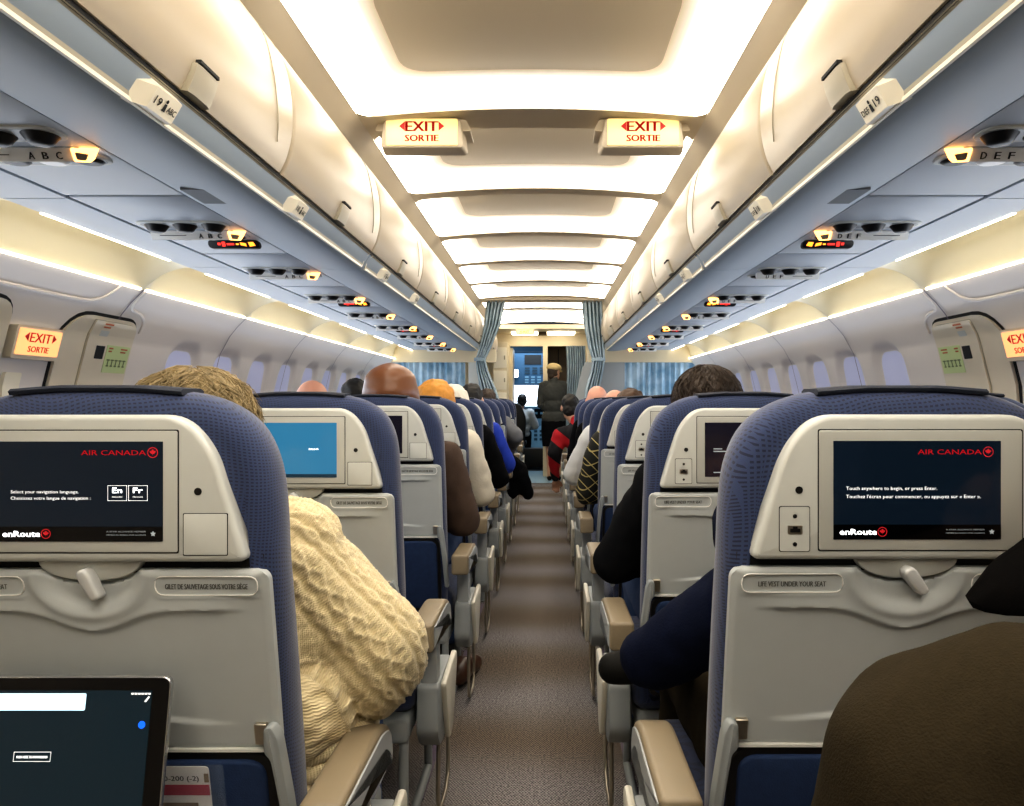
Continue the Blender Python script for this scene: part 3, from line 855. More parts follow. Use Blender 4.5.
for s, side in ((-1, 'left'), (1, 'right')):
    struct('wall_' + side, 'pale ivory cabin side wall with window recesses, %s of the seats' % side, 'wall', wall_surface(s), M['wall'], 60)
    n = 0
    for cy in WIN_Y:                                       # window shades, drawn down and lit from outside
        n += 1
        o = rpoly([(cy - WIN_W / 2 + .045, WIN_Z - WIN_H / 2 + .045), (cy + WIN_W / 2 - .045, WIN_Z - WIN_H / 2 + .045), (cy + WIN_W / 2 - .045, WIN_Z + WIN_H / 2 - .045), (cy - WIN_W / 2 + .045, WIN_Z + WIN_H / 2 - .045)], .10, 7)
        mb = MB().add([(s * (wallx(z) + .0285), y, z) for y, z in o], [tuple(range(len(o)))])
        struct('window_%d' % (n if s < 0 else n + 13), '%s lavender cabin window from the camera, on the %s wall' % (ORD[n - 1], side), 'window', mb, M['shade'])
    # vertical seams between the side wall panels
    sm = MB()
    for g in GRID[3:]:
        if abs(g - 2.06) < .01: continue
        pts = [(s * (wallx(z) - .001), g, z) for z in [.9 + .05 * k for k in range(15)]]
        sm.rings([[(x - s * .004, y + q, z) for x, y, z in pts] for q in (-.0035, .0035)], closed=False)
    struct('trim_%d' % (1 if s < 0 else 2), 'thin dark joints between the %s side wall panels' % side, 'trim', sm, M['track'])
    # moulded line above the exits
    pts = [(s * (wallx(z) - .002), y, z) for y, z in smooth_curve([(1.2, 1.525), (2.0, 1.525), (2.75, 1.523), (2.92, 1.535), (2.97, 1.575), (2.98, 1.598)], 6)]
    tb = MB().tube(pts, .007, 8)
    pts = [(s * (wallx(z) - .002), y, z) for y, z in smooth_curve([(3.16, 1.598), (3.16, 1.55), (3.19, 1.525), (3.26, 1.515), (3.315, 1.49), (3.33, 1.44)], 6)]
    tb.tube(pts, .006, 8)
    struct('trim_%d' % (3 if s < 0 else 4), 'raised moulded line above the %s overwing exit' % side, 'trim', tb, M['wall'], 60)

# floor: carpet, seat tracks, galley vinyl
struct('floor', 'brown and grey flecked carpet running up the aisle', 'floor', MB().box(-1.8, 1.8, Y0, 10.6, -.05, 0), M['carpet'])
struct('floor', 'pale blue galley floor ahead of the carpet', 'floor', MB().box(-1.8, 1.8, 10.6, 12.4, -.05, .001), M['vinyl'])
for s, side in ((-1, 'left'), (1, 'right')):
    mb = MB(); y = .6
    while y < 10.4:
        mb.box(s * .300, s * .322, y, y + .50, 0, .005); mb.box(s * .309, s * .313, y + .50, y + .80, 0, .003); y += .80
    for k in range(10): mb.box(min(s * .32, s * .95), max(s * .32, s * .95), 1.1 + .8 * k, 1.106 + .8 * k, 0, .003)
    struct('trim_%d' % (5 if s < 0 else 6), 'mauve floor track strip along the %s edge of the aisle' % side, 'trim', mb, M['track'])

# ceiling frame with eleven openings, arched ribs
H0 = 2.20
def arch(x, w=.645): return .035 * max(0, 1 - (x / w) ** 2)
OPEN = []                                                  # (near edge, far edge) of each ceiling light
edges = [-1.23, -.21, .81, 1.83, 2.85, 3.92, 4.94, 5.93, 6.93, 7.93, 8.95, 9.97, 10.6]
for a, b in zip(edges, edges[1:]): OPEN.append((a + (.20 if abs(a - 2.85) < .01 else .11 if abs(a - 7.93) > .1 else .30), b))
WO = .645
def ceiling_frame():
    mb = MB()
    for s in (-1, 1):                                      # side strips between openings and bins
        prof = [(.645, H0), (.66, H0 - .012), (.70, 2.145), (.745, 2.125), (.80, 2.16)]
        mb.rings([[(s * x, y, z) for x, z in prof] for y in (Y0, 10.62)], closed=False, cap=False)
    xs = [-WO + 2 * WO * k / 24 for k in range(25)]
    def rib(y0, y1):
        lo = [[(x, y, H0 + arch(x)) for x in xs] for y in (y0, y1)]
        hi = [[(x, y, H0 + arch(x) + .03) for x in xs] for y in (y0 + .004, y1 - .004)]
        mb.rings([hi[0], lo[0], lo[1], hi[1]], closed=False, cap=False)
    prev = Y0
    for a, b in OPEN: rib(prev, a); prev = b
    rib(prev, 10.62)
    # rounded corners of the openings
    for a, b in OPEN:
        for s in (-1, 1):
            for yc, t in ((a, 1), (b, -1)):
                r = .07; pts = [(s * WO, yc)] + [(s * (WO - r + r * math.sin(q)), yc + t * (r - r * math.cos(q))) for q in [PI / 2 * k / 6 for k in range(7)]]
                mb.add([(x, y, H0 + arch(x) + .001) for x, y in pts], [tuple(range(len(pts)))])
    return mb
struct('ceiling', 'cream ceiling frame with arched ribs between the light panels', 'ceiling', ceiling_frame(), M['ceil'], 50)
struct('ceiling', 'outer ceiling shell above the light panels', 'ceiling', MB().box(-1.9, 1.9, Y0, 10.75, 2.42, 2.46), M['ceil'])
for k, (a, b) in enumerate(OPEN):
    nm = 'behind the camera, number %s' % ORD[k] if k < 3 else ('nearest the camera' if k == 3 else '%s from the camera' % ORD[k - 3])
    t = thing('ceiling_light', 'white glowing recessed ceiling light panel, ' + nm, 'ceiling light', (0, (a + b) / 2, H0), 'ceiling light panels')
    L, W = (b - a) / 2, WO; n = 32
    def ring(ins_x, ins_y, z, r):
        o = rpoly([(-W + ins_x, -L + ins_y), (W - ins_x, -L + ins_y), (W - ins_x, L - ins_y), (-W + ins_x, L - ins_y)], r, 7)
        out = []
        for i in range(len(o)):                            # subdivide long straight runs so the arch is followed
            p, q = o[i], o[(i + 1) % len(o)]; m = max(1, int(math.hypot(q[0] - p[0], q[1] - p[1]) / .06))
            out.append((p, q))
        pts = []
        for p, q in out:
            for j in range(8): w = j / 8; pts.append((p[0] + (q[0] - p[0]) * w, p[1] + (q[1] - p[1]) * w))
        return [(x, y, z + arch(x, WO) * (1 if z < .03 else .8)) for x, y in pts]
    ey = min(.13, L * .3)
    rr = [ring(-.004, -.004, .002, .06), ring(.02, .012, .022, .07), ring(.07, .05, .05, .09), ring(.115, ey * .7, .066, .10), ring(.14, ey * .9, .072, .105), ring(.165, ey * 1.1, .076, .11), ring(.20, ey * 1.35, .0785, .11)]
    me = MB().rings(rr, cap=False).mesh('diffuser', M['glow'], 180)
    la = me.attributes.new('lit', 'FLOAT', 'POINT'); nn = len(rr[0])
    for i in range(len(me.vertices)): la.data[i].value = (1, 1, .75, .38, .16, .05, .0)[i // nn] * (1.8 if k < 3 else 1)  # glow of the panels out of view boosted to brighten the seat backs
    link('diffuser', me, t)
    rr = [ring(.198, ey * 1.34, .0785, .11), ring(.24, ey * 1.5 + .01, .080, .10)]
    ctr = MB().rings(rr, cap=False)
    xs = [-(W - .21) + 2 * (W - .21) * q / 16 for q in range(17)]
    ctr.rings([[(x, y, .0795 + arch(x, WO) * .8) for x in xs] for y in (-L + ey * 1.5, L - ey * 1.5)], closed=False, cap=False)
    link('centre_panel', ctr.mesh('centre_panel', M['ceilc'], 180), t)

# exit signs hanging under the wide rib
for s, side in ((-1, 'left'), (1, 'right')):
    t = thing('exit_sign', 'lit EXIT SORTIE sign hanging from the ceiling rib, %s one of the hanging pair' % side, 'exit sign', (s * .42, 2.95, 2.12), 'hanging exit signs')
    hb = MB().prism(rpoly([(-.145, .10), (-.158, .0), (-.15, -.012), (.15, -.012), (.158, .0), (.145, .10)], .012, 3), -.045, .05, .008, 2)
    hb.map(lambda u, y, z: (u * (1 + (.0 if y < 0 else .05)), y + .0, z))
    hb.add(*(lambda q: (q.v, q.f))(MB().prism(rpoly([(-.165, .105), (-.185, .06), (.185, .06), (.165, .105)], .01, 3), -.02, .12)))
    hb.obj('sign_housing', M['ceil'], t, 35)
    fc = MB().prism(rrect(-.136, .136, -.004, .098, .006), -.050, -.04, .003, 2).obj('lit_face', M['exitface'], t)
    mb = text_into(MB(), 'EXIT', .040, (0, -.0508, .049), width=.122, align='C', bold=.0024)
    text_into(mb, 'SORTIE', .026, (0, -.0508, .011), width=.126, align='C', bold=.0018)
    for q in (-1, 1): mb.add([(q * .064, -.0508, .086), (q * .064, -.0508, .050), (q * .086, -.0508, .068)], [(0, 1, 2)])
    mb.obj('lettering', M['exitred'], fc, 0)

# ------------------------------------------------------------------ overhead bins
def bin_bulge():
    return smooth_curve([(.660, 1.757), (.640, 1.80), (.626, 1.87), (.628, 1.96), (.648, 2.05), (.685, 2.112), (.722, 2.128)], 5)
UNDER = smooth_curve([(.700, 1.694), (.722, 1.683), (.77, 1.680), (.84, 1.686), (.905, 1.694)], 5)
def overhead_bin(s, y0, y1, label, rowtexts):
    t = thing('overhead_bin', label, 'overhead bin', (s * .66, y0, 1.70), 'overhead bins')
    def loc(mb): return mb.map(lambda x, y, z: (s * x - s * .66, y - y0, z - 1.70))
    g = .004
    # housing: label rail, underside and top
    prof = UNDER + [(.908, 1.75), (1.2, 1.90), (1.2, 2.16), (.80, 2.17), (.70, 2.12), (.69, 1.775), (.668, 1.746)]
    hb = MB().rings([[(x, y, z) for x, z in prof] for y in (y0 + .002, y1 - .002)])
    loc(hb).obj('bin_housing', M['under'], t, 40)
    rp = smooth_curve([(.667, 1.748), (.684, 1.735), (.694, 1.715), (.699, 1.698)], 4)
    rp2 = [(x - .003, z - .002) for x, z in rp]
    r_ = [[(x, y, z) for x, z in rp2 + [(.71, 1.70), (.70, 1.75)]] for y in (y0 + .02, y1 - .02)]
    rail = loc(MB().rings(r_)).obj('label_rail', M['rail'], t, 40)
    lp = MB().box(.695, .702, y0 + .03, y1 - .03, 1.688, 1.6955)
    for yy in (y0 + .022, y1 - .03): lp.rings([[(x - .005, yy + q, z - .004) for x, z in rp] for q in (0, .008)], closed=False)
    loc(lp).obj('rail_lip', M['lip'], rail)
    gp = MB().box(.666, .70, y0, y1, 1.744, 1.764)
    loc(gp).obj('shadow_gap', M['gap'], t)
    ym = (y0 + y1) / 2
    for a, b in ((y0, ym), (ym, y1)):
        o = bin_bulge(); back = [(.78, 2.13), (.78, 1.765)]
        rr = []
        for yy, d in ((a + g, .012), (a + g + .004, .004), (a + g + .012, 0), (b - g - .012, 0), (b - g - .004, .004), (b - g, .012)):
            rr.append([(x + d, yy, z) for x, z in o] + [(x, yy, z) for x, z in back])
        dr = loc(MB().rings(rr)).obj('bin_door', M['cream'], t, 60)
        # latch handle near the middle of the lower edge
        yc = (a + b) / 2 + .02
        cur = [(x, z) for x, z in o if z < 1.825]
        lt = MB()
        rr = []
        for yy, lift in ((yc - .052, .0), (yc - .048, .010), (yc - .03, .013), (yc + .03, .013), (yc + .048, .010), (yc + .052, .0)):
            rr.append([(x - lift * (1.15 - .5 * k / len(cur)), yy, z - .002) for k, (x, z) in enumerate(cur)] + [(x + .01, yy, z) for x, z in reversed(cur)])
        lh = loc(lt.rings(rr)).obj('latch_handle', M['rail'], dr, 50)
        x, z = cur[-1]
    # dark slot over each latch and curved joint line are part of the door look
        sl = MB().box(x - .0125, x + .006, yc - .042, yc + .042, z + .0, z + .007)
        loc(sl).obj('latch_slot', M['gap'], dr)
        cl = [(xx, zz) for xx, zz in o if zz > 1.80]
        path = [(xx - .0005, b - .10 - .05 * math.sin(PI * k / (len(cl) - 1)), zz) for k, (xx, zz) in enumerate(cl)]
        loc(MB().tube(path, .0016, 5)).obj('joint_line', M['rail'], dr)
    for (yy, tx, big) in rowtexts:
        n = Vector((-.80, -.0, -.60)); ax = Vector((0, -1 if s < 0 else 1, 0))
        pb = MB()
        prof = [(.658, 1.726), (.680, 1.689), (.696, 1.690), (.696, 1.735), (.672, 1.742)]
        pb.rings([[(x + d, q, z) for x, z in prof] for q, d in ((yy - .085, .026), (yy - .050, .004), (yy - .046, 0), (yy + .046, 0), (yy + .049, .004))])
        pl = loc(pb).obj('row_placard', M['lip'], rail, 30)
        # lettering lies on the sloping aisle face
        p0 = Vector((.658, 0, 1.726)); p1 = Vector((.680, 0, 1.689)); down = (p1 - p0).normalized()
        mid = p0 + down * .030 + Vector((-.0012, 0, -.0007))
        up = -down
        sgn = 1 if s < 0 else -1                           # reading direction seen from the aisle
        mb = MB()
        def put(tt, h, off, w): 
            org = Vector((mid.x, yy + sgn * off, mid.z)); 
            return text_into(mb, tt, h, org, Vector((0, sgn, 0)), up, width=w, align='C', bold=.0003)
        if s < 0:
            put(tx, .017, -.026, .022); put('ABC', .013, .025, .030)
        else:
            put('DEF', .013, -.025, .030); put(tx, .017, .026, .022)
        # little seated-person symbol
        hd = [(mid.x + up.x * .018 + 0, yy + .004 * math.cos(q * PI / 6), mid.z + up.z * .018) for q in range(12)]
        mb.add([tuple(Vector((mid.x, yy, mid.z)) + up * (.017 + .004 * math.sin(q * PI / 6)) + Vector((0, .004 * math.cos(q * PI / 6), 0))) for q in range(12)], [tuple(range(12))])
        mb.add([tuple(Vector((mid.x, yy + w, mid.z)) + up * h) for w, h in ((-.006, -.003), (.006, -.003), (.004, .012), (-.004, .012))], [(0, 1, 2, 3)])
        loc(mb).obj('lettering', M['inkblk'], pl, 0)
    return t
for s, side in ((-1, 'left'), (1, 'right')):
    for k, (a, b) in enumerate(((-1.15, .99), (.99, 3.13), (3.13, 5.27), (5.27, 7.41), (7.41, 9.55), (9.55, 10.62))):
        rows = [] if k == 0 else [(1.45, '19', 1), (2.25, '18', 0)] if k == 1 else [(3.45 + .8 * q, str(17 - q), 0) for q in range(2)] if k == 2 else []
        lab = ('cream overhead bin over the %s seats, ' % side) + ('just behind the camera' if k == 0 else 'nearest the camera, row 19 placard' if k == 1 else '%s bin unit from the camera' % ORD[k - 1])
        overhead_bin(s, a, b, lab, rows)

# ------------------------------------------------------------------ service panels over the seats (air nozzles, letters, lamps)
def service_panel(s, yc, k, sign, lamp):
    side = 'left' if s < 0 else 'right'
    t = thing('passenger_service_panel', '%s service panel lettered %s over the %s seats, %s from the camera' % ('blue-grey', 'A B C' if s < 0 else 'D E F', side, ORD[k]) if k >= 0 else 'blue-grey service panel over the %s seats behind the camera' % side, 'service panel', (s * 1.07, yc, 1.695), 'passenger service panels')
    MB().prism(rrect(-.160, .160, -.396, .396, .006), 0, .05, .003, 2).map(lambda u, y, z: (u, z, y)).obj('panel', M['psu'], t)
    if k < 0: return
    def oval(name, y, w, d, m):
        rim = MB().prism(rrect(-w, w, y - d, y + d, d * .95, 8), -.005, .004, .003, 2).map(lambda u, yy, z: (u, z, yy)).obj(name, m, t, 50)
        MB().prism(rrect(-w + .010, w - .010, y - d + .010, y + d - .010, d * .7, 8), -.0056, .0).map(lambda u, yy, z: (u, z, yy)).obj('recess_floor', M['panel'], rim)
        return rim
    nz = oval('nozzle_recess', -.082, .138, .044, M['plastic'])
    for q in (-.092, -.004, .084):
        MB().lathe([(.006, -.020), (.020, -.019), (.026, -.014), (.031, -.006), (.036, .0)], (s * q, -.080, -.0055), 'z', 18).obj('air_nozzle', M['black'], nz, 50)
    lr = oval('lamp_recess', .084, .138, .040, M['plastic'])
    for q in (-.092, -.01, .075):
        MB().lathe([(.004, -.004), (.020, -.006), (.028, -.004), (.033, .0)], (s * q, .086, -.0055), 'z', 18).obj('reading_lamp', M['black'] if q != -.01 else M['edge'], lr, 50)
    # call bar: slanted white strip facing the rows behind
    def tilt(u, y, z): return (u * s, .012 + y * .75 - z * .45, -.016 + z * .85 + y * .6)
    bo = MB().prism(rrect(-.118, .150, -.016, .016, .005), -.0, .022, .003, 2).map(tilt).obj('call_bar', M['edge'], t)
    names = 'CBA' if s < 0 else 'DEF'
    tx = MB()
    for q, ch in enumerate(names):
        text_into(tx, ch, .0165, (s * (-.072 + .030 * q), 0, -.0085), width=.0125, align='C', bold=.0007)
    tx.add([(s * .035, 0, 0), (s * .12, 0, 0), (s * .12, 0, .002), (s * .035, 0, .002)], [(0, 1, 2, 3)])
    tx.map(lambda x, y, z: (x, .012 - .0012 - z * .45, -.0168 + z * .85)).obj('lettering', M['inkblk'], bo, 0)
    if lamp:
        lm = MB().prism(rpoly([(-.155, .010), (-.100, .016), (-.102, -.014), (-.138, -.016)], .004, 3), -.004, .014, .002, 2).map(tilt)
        lo = lm.obj('call_lamp', M['orange'], t)
        MB().prism(rpoly([(-.138, .003), (-.110, .008), (-.111, -.008), (-.130, -.010)], .003, 3), -.007, .0).map(tilt).obj('lamp_button', M['arm'], lo)
    if sign:
        sb = MB().prism(rrect(-.145, .03, -.017, .017, .016, 5), 0, .02, .002, 2).map(lambda u, y, z: (u * s, .155 + y - z * .45, -.014 + z * .75)).obj('warning_sign', M['black'], t)
        def icon(mb, pts): return mb.add([(u * s, .1540 - z * .45, -.0146 + z * .75) for u, z in pts], [tuple(range(len(pts)))])
        a = MB()
        icon(a, [(-.060, -.004), (-.035, -.004), (-.035, .004), (-.060, .004)]); icon(a, [(-.030, -.009), (-.018, -.009), (-.018, .010), (-.030, .010)]); icon(a, [(-.014, -.004), (-.004, -.004), (-.004, .006), (-.014, .006)])
        b = MB()
        icon(b, [(-.132, -.006), (-.112, -.010), (-.108, .008), (-.126, .009)]); icon(b, [(-.102, -.009), (-.082, -.004), (-.080, .007), (-.100, .004)]); icon(b, [(-.076, -.003), (-.066, -.003), (-.066, .003), (-.076, .003)])
        a.obj('no_smoking_symbol', M['sred'], sb, 0); b.obj('seat_belt_symbol', M['ored'], sb, 0)
for s in (-1, 1):
    for k in range(-2, 10):
        service_panel(s, 1.64 + .81 * k, k, k % 2 == 1, k not in (2,) if s > 0 else True)
    # plain outboard strip and shadow gaps
    side = 'left' if s < 0 else 'right'
    mb = MB()
    for a, b in zip(GRID, GRID[1:]):
        mb.box(min(s * 1.238, s * 1.412), max(s * 1.238, s * 1.412), a + .003, b - .003, 1.693, 1.74)
    struct('trim_%d' % (7 if s < 0 else 8), 'plain blue-grey panels outboard of the %s service panels' % side, 'trim', mb, M['psu'])
    struct('trim_%d' % (9 if s < 0 else 10), 'dark shadow gaps beside the %s service panels' % side, 'trim', MB().box(min(s * .895, s * 1.25), max(s * .895, s * 1.25), Y0, 10.62, 1.735, 1.76), M['gap'])
    g = thing('speaker_grille', 'grey square grille under the %s bins between two service panels' % side, 'grille', (s * .842, 2.01, 1.686))
    MB().box(-.034, .034, -.07, .07, -.0025, .004).obj('grille_face', M['grille'], g)

# ------------------------------------------------------------------ lit coves above the windows
for s, side in ((-1, 'left'), (1, 'right')):
    for k, (a, b) in enumerate(zip(GRID[2:], GRID[3:])):
        lab = 'cream lit cove above the %s windows, ' % side + ('behind the camera' if k == 0 else '%s bay from the camera' % ORD[k - 1])
        t = thing('cove_light', lab, 'cove light', (s * 1.5, a, 1.65), 'cove lights')
        A, B = (1.410, 1.695), (1.600, 1.600); nt_, ny = 16, 30
        cur = smooth_curve([(1.410, 1.695), (1.425, 1.745), (1.50, 1.775), (1.585, 1.735), (1.612, 1.66), (1.600, 1.600)], 4)
        nt_ = len(cur); v = []
        for j in range(ny + 1):
            y = a + (b - a) * j / ny
            e = min(y - a - .03, b - .03 - y); f = math.sqrt(max(0, 1 - (1 - min(1, max(0, e) / .26)) ** 2.2))
            for i, (x, z) in enumerate(cur):
                w = i / (nt_ - 1); lx, lz = A[0] + (B[0] - A[0]) * w, A[1] + (B[1] - A[1]) * w
                # the bare rib bows gently instead of lying straight
                bow = .018 * math.sin(PI * w); lx, lz = lx - bow * .45 + .012 * math.sin(PI * w), lz + bow
                v.append((s * (lx + (x - lx) * f - 1.5), y - a, lz + (z - lz) * f - 1.65))
        fcs = [(j * nt_ + i, j * nt_ + i + 1, (j + 1) * nt_ + i + 1, (j + 1) * nt_ + i) for j in range(ny) for i in range(nt_ - 1)]
        MB().add(v, fcs).obj('cove_panel', M['cove'], t, 60)
        l0, l1 = (.16, b - a - .16)
        MB().box(min(s * -.092, s * -.084), max(s * -.092, s * -.084), l0, l1, .040, .047).obj('light_strip', M['strip'], t)
        MB().box(min(s * .093, s * .103), max(s * .093, s * .103), .02, b - a - .02, -.052, -.046).obj('light_strip', M['strip'], t)

# ------------------------------------------------------------------ overwing exits, placards, wall exit signs
def wall_patch(s, outline, off, depth=.02, rows=16):
    """curved plate following the side wall; outline in (y, z)"""
    zs = [p[1] for p in outline]; z0, z1 = min(zs), max(zs); L = []
    lev = sorted([z0 + (z1 - z0) * min(max(j / rows, .0008), .9992) for j in range(rows + 1)] + [z0 + (z - z0) * .9985 + (z1 - z0) * .0007 for z in zs if z0 < z < z1])
    lev = [z for q, z in enumerate(lev) if q == 0 or z - lev[q - 1] > .0006]
    for z in lev:
        hits = []
        for i in range(len(outline)):
            p, q = outline[i], outline[(i + 1) % len(outline)]
            if (p[1] - z) * (q[1] - z) < 0:
                w = (z - p[1]) / (q[1] - p[1]); hits.append(p[0] + (q[0] - p[0]) * w)
        if len(hits) >= 2: L.append((min(hits), max(hits), z))
    mb = MB(); fr = []; n = 5
    for (a, b, z) in L:
        for i in range(n): fr.append((s * (wallx(z) - off), a + (b - a) * i / (n - 1), z))
    m = len(L)
    mb.add(fr, [(j * n + i, j * n + i + 1, (j + 1) * n + i + 1, (j + 1) * n + i) for j in range(m - 1) for i in range(n - 1)])
    loop = list(range(n)) + [j * n + n - 1 for j in range(1, m)] + [(m - 1) * n + i for i in range(n - 2, -1, -1)] + [j * n for j in range(m - 2, 0, -1)]
    c = len(mb.v); mb.v += [(mb.v[i][0] + s * depth, mb.v[i][1], mb.v[i][2]) for i in loop]
    for k in range(len(loop)): mb.f.append((loop[k], loop[(k + 1) % len(loop)], c + (k + 1) % len(loop), c + k))
    return mb
def wtext(s, mb, body, h, y, z, w, off, bold=0):
    t = text_into(MB(), body, h, (y, 0, z), width=w, align='C', bold=bold) if s < 0 else text_into(MB(), body, h, (-y, 0, z), width=w, align='C', bold=bold)
    return mb.add([(s * (wallx(zz) - off), (u if s < 0 else -u), zz) for u, _, zz in t.v], t.f)
for s, side in ((-1, 'left'), (1, 'right')):
    for q, (a, b) in enumerate(((2.05, 2.54), (2.815, 3.30))):
        lab = 'cream overwing exit hatch in the %s wall, ' % side + ('cut off by the frame, nearer the camera' if q == 0 else 'with a pale green instruction placard')
        t = thing('exit_hatch', lab, 'exit hatch', (0, 0, 0), 'overwing exit hatches')
        o = rpoly([(a, .60), (b, .60), (b, 1.478), (a, 1.478)], [.02, .02, .10, .14], 6)
        wall_patch(s, inset(o, -.014), .003, .01).obj('hatch_gap', M['gap'], t)
        wall_patch(s, o, .014, .02).obj('hatch_panel', M['hatch'], t, 50)
        if q == 1:
            c = a + .155
            o2 = rpoly([(c, .62), (b - .015, .62), (b - .015, 1.462), (c, 1.462)], [.01, .01, .08, .006], 5)
            wall_patch(s, inset(o2, -.004), .016, .01).obj('cover_joint', M['rail'], t)
            cv = wall_patch(s, o2, .022, .012).obj('handle_cover', M['hatch'], t, 50)
            wall_patch(s, rrect(c + .06, c + .115, 1.405, 1.428, .003), .0235, .002).obj('cover_label', M['plastic'], cv)
            wall_patch(s, rrect(c + .065, c + .122, 1.315, 1.368, .003), .0235, .002).obj('inspection_window', M['gap'], cv)
            wall_patch(s, rrect(c + .065, c + .122, 1.304, 1.312, .002), .0240, .002).obj('window_ledge', M['lip'], cv)
            pl = wall_patch(s, rrect(c + .137, c + .305, 1.262, 1.375, .002), .0235, .002).obj('instruction_placard', M['green'], cv)
            mb = MB()
            for j in range(5):                              # tiny pictograms, too small to read
                y = c + .163 + .029 * j
                for (w, hh, dz) in ((.004, .030, 0), (.012, .005, .012), (.009, .005, -.012)):
                    oo = [(y - w, 1.302 + dz - hh / 2), (y + w, 1.302 + dz - hh / 2), (y + w, 1.302 + dz + hh / 2), (y - w, 1.302 + dz + hh / 2)]
                    mb.add([(s * (wallx(z) - .0245), yy, z) for yy, z in oo], [(0, 1, 2, 3)])
            mb.obj('pictograms', M['greenink'], pl, 0)
            for (ya, yb, zz) in ((.15, .18, 1.358), (.235, .285, 1.358), (.06, .12, 1.448)):
                mb = MB()
                for dz, sh in ((0, 1), (-.012, .8)):
                    mb.add([(s * (wallx(z) - .0245), yy, z) for yy, z in ((c + ya, zz + dz), (c + ya + (yb - ya) * sh, zz + dz), (c + ya + (yb - ya) * sh, zz + dz + .006), (c + ya, zz + dz + .006))], [(0, 1, 2, 3)])
                mb.obj('small_print', mat('print_red', 'b4643c', .6), cv, 0)
    t = thing('exit_sign', 'orange lit EXIT SORTIE sign on the %s wall between two hatches' % side, 'exit sign', (0, 0, 0), 'wall exit signs')
    ya, yb, za, zb = 2.57, 2.79, 1.305, 1.395
    wall_patch(s, rrect(ya - .012, yb + .012, za - .014, zb + .010, .008), .032, .034).obj('sign_housing', M['hatch'], t)
    fc = wall_patch(s, rrect(ya, yb, za, zb, .004), .036, .006).obj('lit_face', M['exitorange'], t)
    ym = (ya + yb) / 2; mb = MB()
    wtext(s, mb, 'EXIT', .034, ym, 1.350, .11, .0368, .0014); wtext(s, mb, 'SORTIE', .021, ym, 1.316, .108, .0368, .0012)
    for q in (-1, 1):
        tri = [(ym + q * .062, 1.383), (ym + q * .062, 1.351), (ym + q * .084, 1.367)]
        mb.add([(s * (wallx(z) - .0368), y, z) for y, z in tri], [(0, 1, 2)])
    mb.obj('lettering', M['exitred'], fc, 0)
    if s < 0:
        t = thing('wall_fitting', 'small white plastic fitting on the left wall below the exit sign', 'fitting', (0, 0, 0))
        wall_patch(s, rrect(2.58, 2.66, 1.15, 1.245, .01), .014, .016).obj('fitting_body', M['lip'], t)

# ------------------------------------------------------------------ seats in rows
DL = [.97 + .8 * k for k in range(9)]; DR = [.985 + .8 * k for k in range(9)]; SXL, SXR = -.513, .505
for k in range(9):
    sc = {0: 'en', 1: 'blue'}.get(k, 'dim')
    lab = ['blue aisle seat left of the aisle nearest the camera, language menu on its screen', 'left aisle seat with a plain blue lit screen, second row from the camera'][k] if k < 2 else 'dark blue aisle seat left of the aisle, %s row from the camera' % ORD[k]
    make_seat(lab, SXL, DL[k], -1, sc, 2 if k < 5 else 1, 'aisle seats on the left')
    sc = {0: 'touch'}.get(k, 'dim')
    lab = 'blue aisle seat right of the aisle nearest the camera, touch anywhere message on screen' if k == 0 else 'dark blue aisle seat right of the aisle, %s row from the camera' % ORD[k]
    make_seat(lab, SXR, DR[k], 1, sc, 2 if k < 5 else 1, 'aisle seats on the right')
make_seat('blue aisle seat beside the camera, under the person in the olive jacket', .55, .185, 1, 'dim', 1)
for k in range(5):
    for s, D, side in ((-1, DL, 'left'), (1, DR, 'right')):
        make_seat('blue middle seat hidden beside the %s aisle seat, %s row from the camera' % (side, ORD[k]), s * 1.005, D[k], s, 'dim', 1, 'middle seats')
        make_seat('blue window seat against the %s wall, %s row from the camera' % (side, ORD[k]), s * 1.475, D[k], s, 'dim', 1, 'window seats')
for k in range(2):
    for s, side in ((-1, 'left'), (1, 'right')):
        make_seat('dark blue front cabin seat past the divider on the %s, %s one' % (side, 'nearer' if k == 0 else 'farther'), s * (.53 if k == 0 else .55), 8.75 + .95 * k, s, 'dim', 1, 'front cabin seats')

# ------------------------------------------------------------------ passengers
def bulky(U, sh, el, ha):
    return [('c', sh, el, .105, .115), ('c', el, ha, .112, .06), ('c', U((.10, .30, .80)), U((.12, .33, .66)), .15, .15), ('c', U((.15, .26, .66)), U((.16, .36, .645)), .115, .11),
            ('c', U((.14, .24, .655)), U((.20, .37, .64)), .075, .07)]
def bulky(U, sh, el, ha):
    return [('c', sh, el, .098, .105), ('c', el, ha, .100, .06), ('c', U((.09, .30, .79)), U((.11, .33, .65)), .145, .145), ('c', U((.15, .26, .665)), U((.16, .36, .65)), .105, .10),
            ('c', U((.14, .24, .655)), U((.19, .37, .645)), .070, .065)]
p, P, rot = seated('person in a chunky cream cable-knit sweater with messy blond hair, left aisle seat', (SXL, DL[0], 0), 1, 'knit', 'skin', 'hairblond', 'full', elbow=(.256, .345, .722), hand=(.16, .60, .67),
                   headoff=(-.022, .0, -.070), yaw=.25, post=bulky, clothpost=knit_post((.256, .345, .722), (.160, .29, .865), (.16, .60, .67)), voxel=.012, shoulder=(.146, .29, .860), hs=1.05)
link('hair_strands', strands('hair_strands', P(0, -.012, .036), rot, (.099, .117, .104), M['hairblond'], 2200, 1.2, .8, 3, -.35, th=.0009), p)
hem = MB()
for q in range(3):
    pts = [(.10 + .160 * math.cos(a), .335 + .15 * math.sin(a), .612 - .028 * q + .012 * math.sin(a * 2)) for a in [-1.7 + 2.0 * k / 24 for k in range(25)]]
    hem.tube(pts, .019, 10)
me = hem.mesh('hem_roll', M['knit'], 180)
at = me.attributes.new('knit', 'FLOAT_VECTOR', 'POINT')
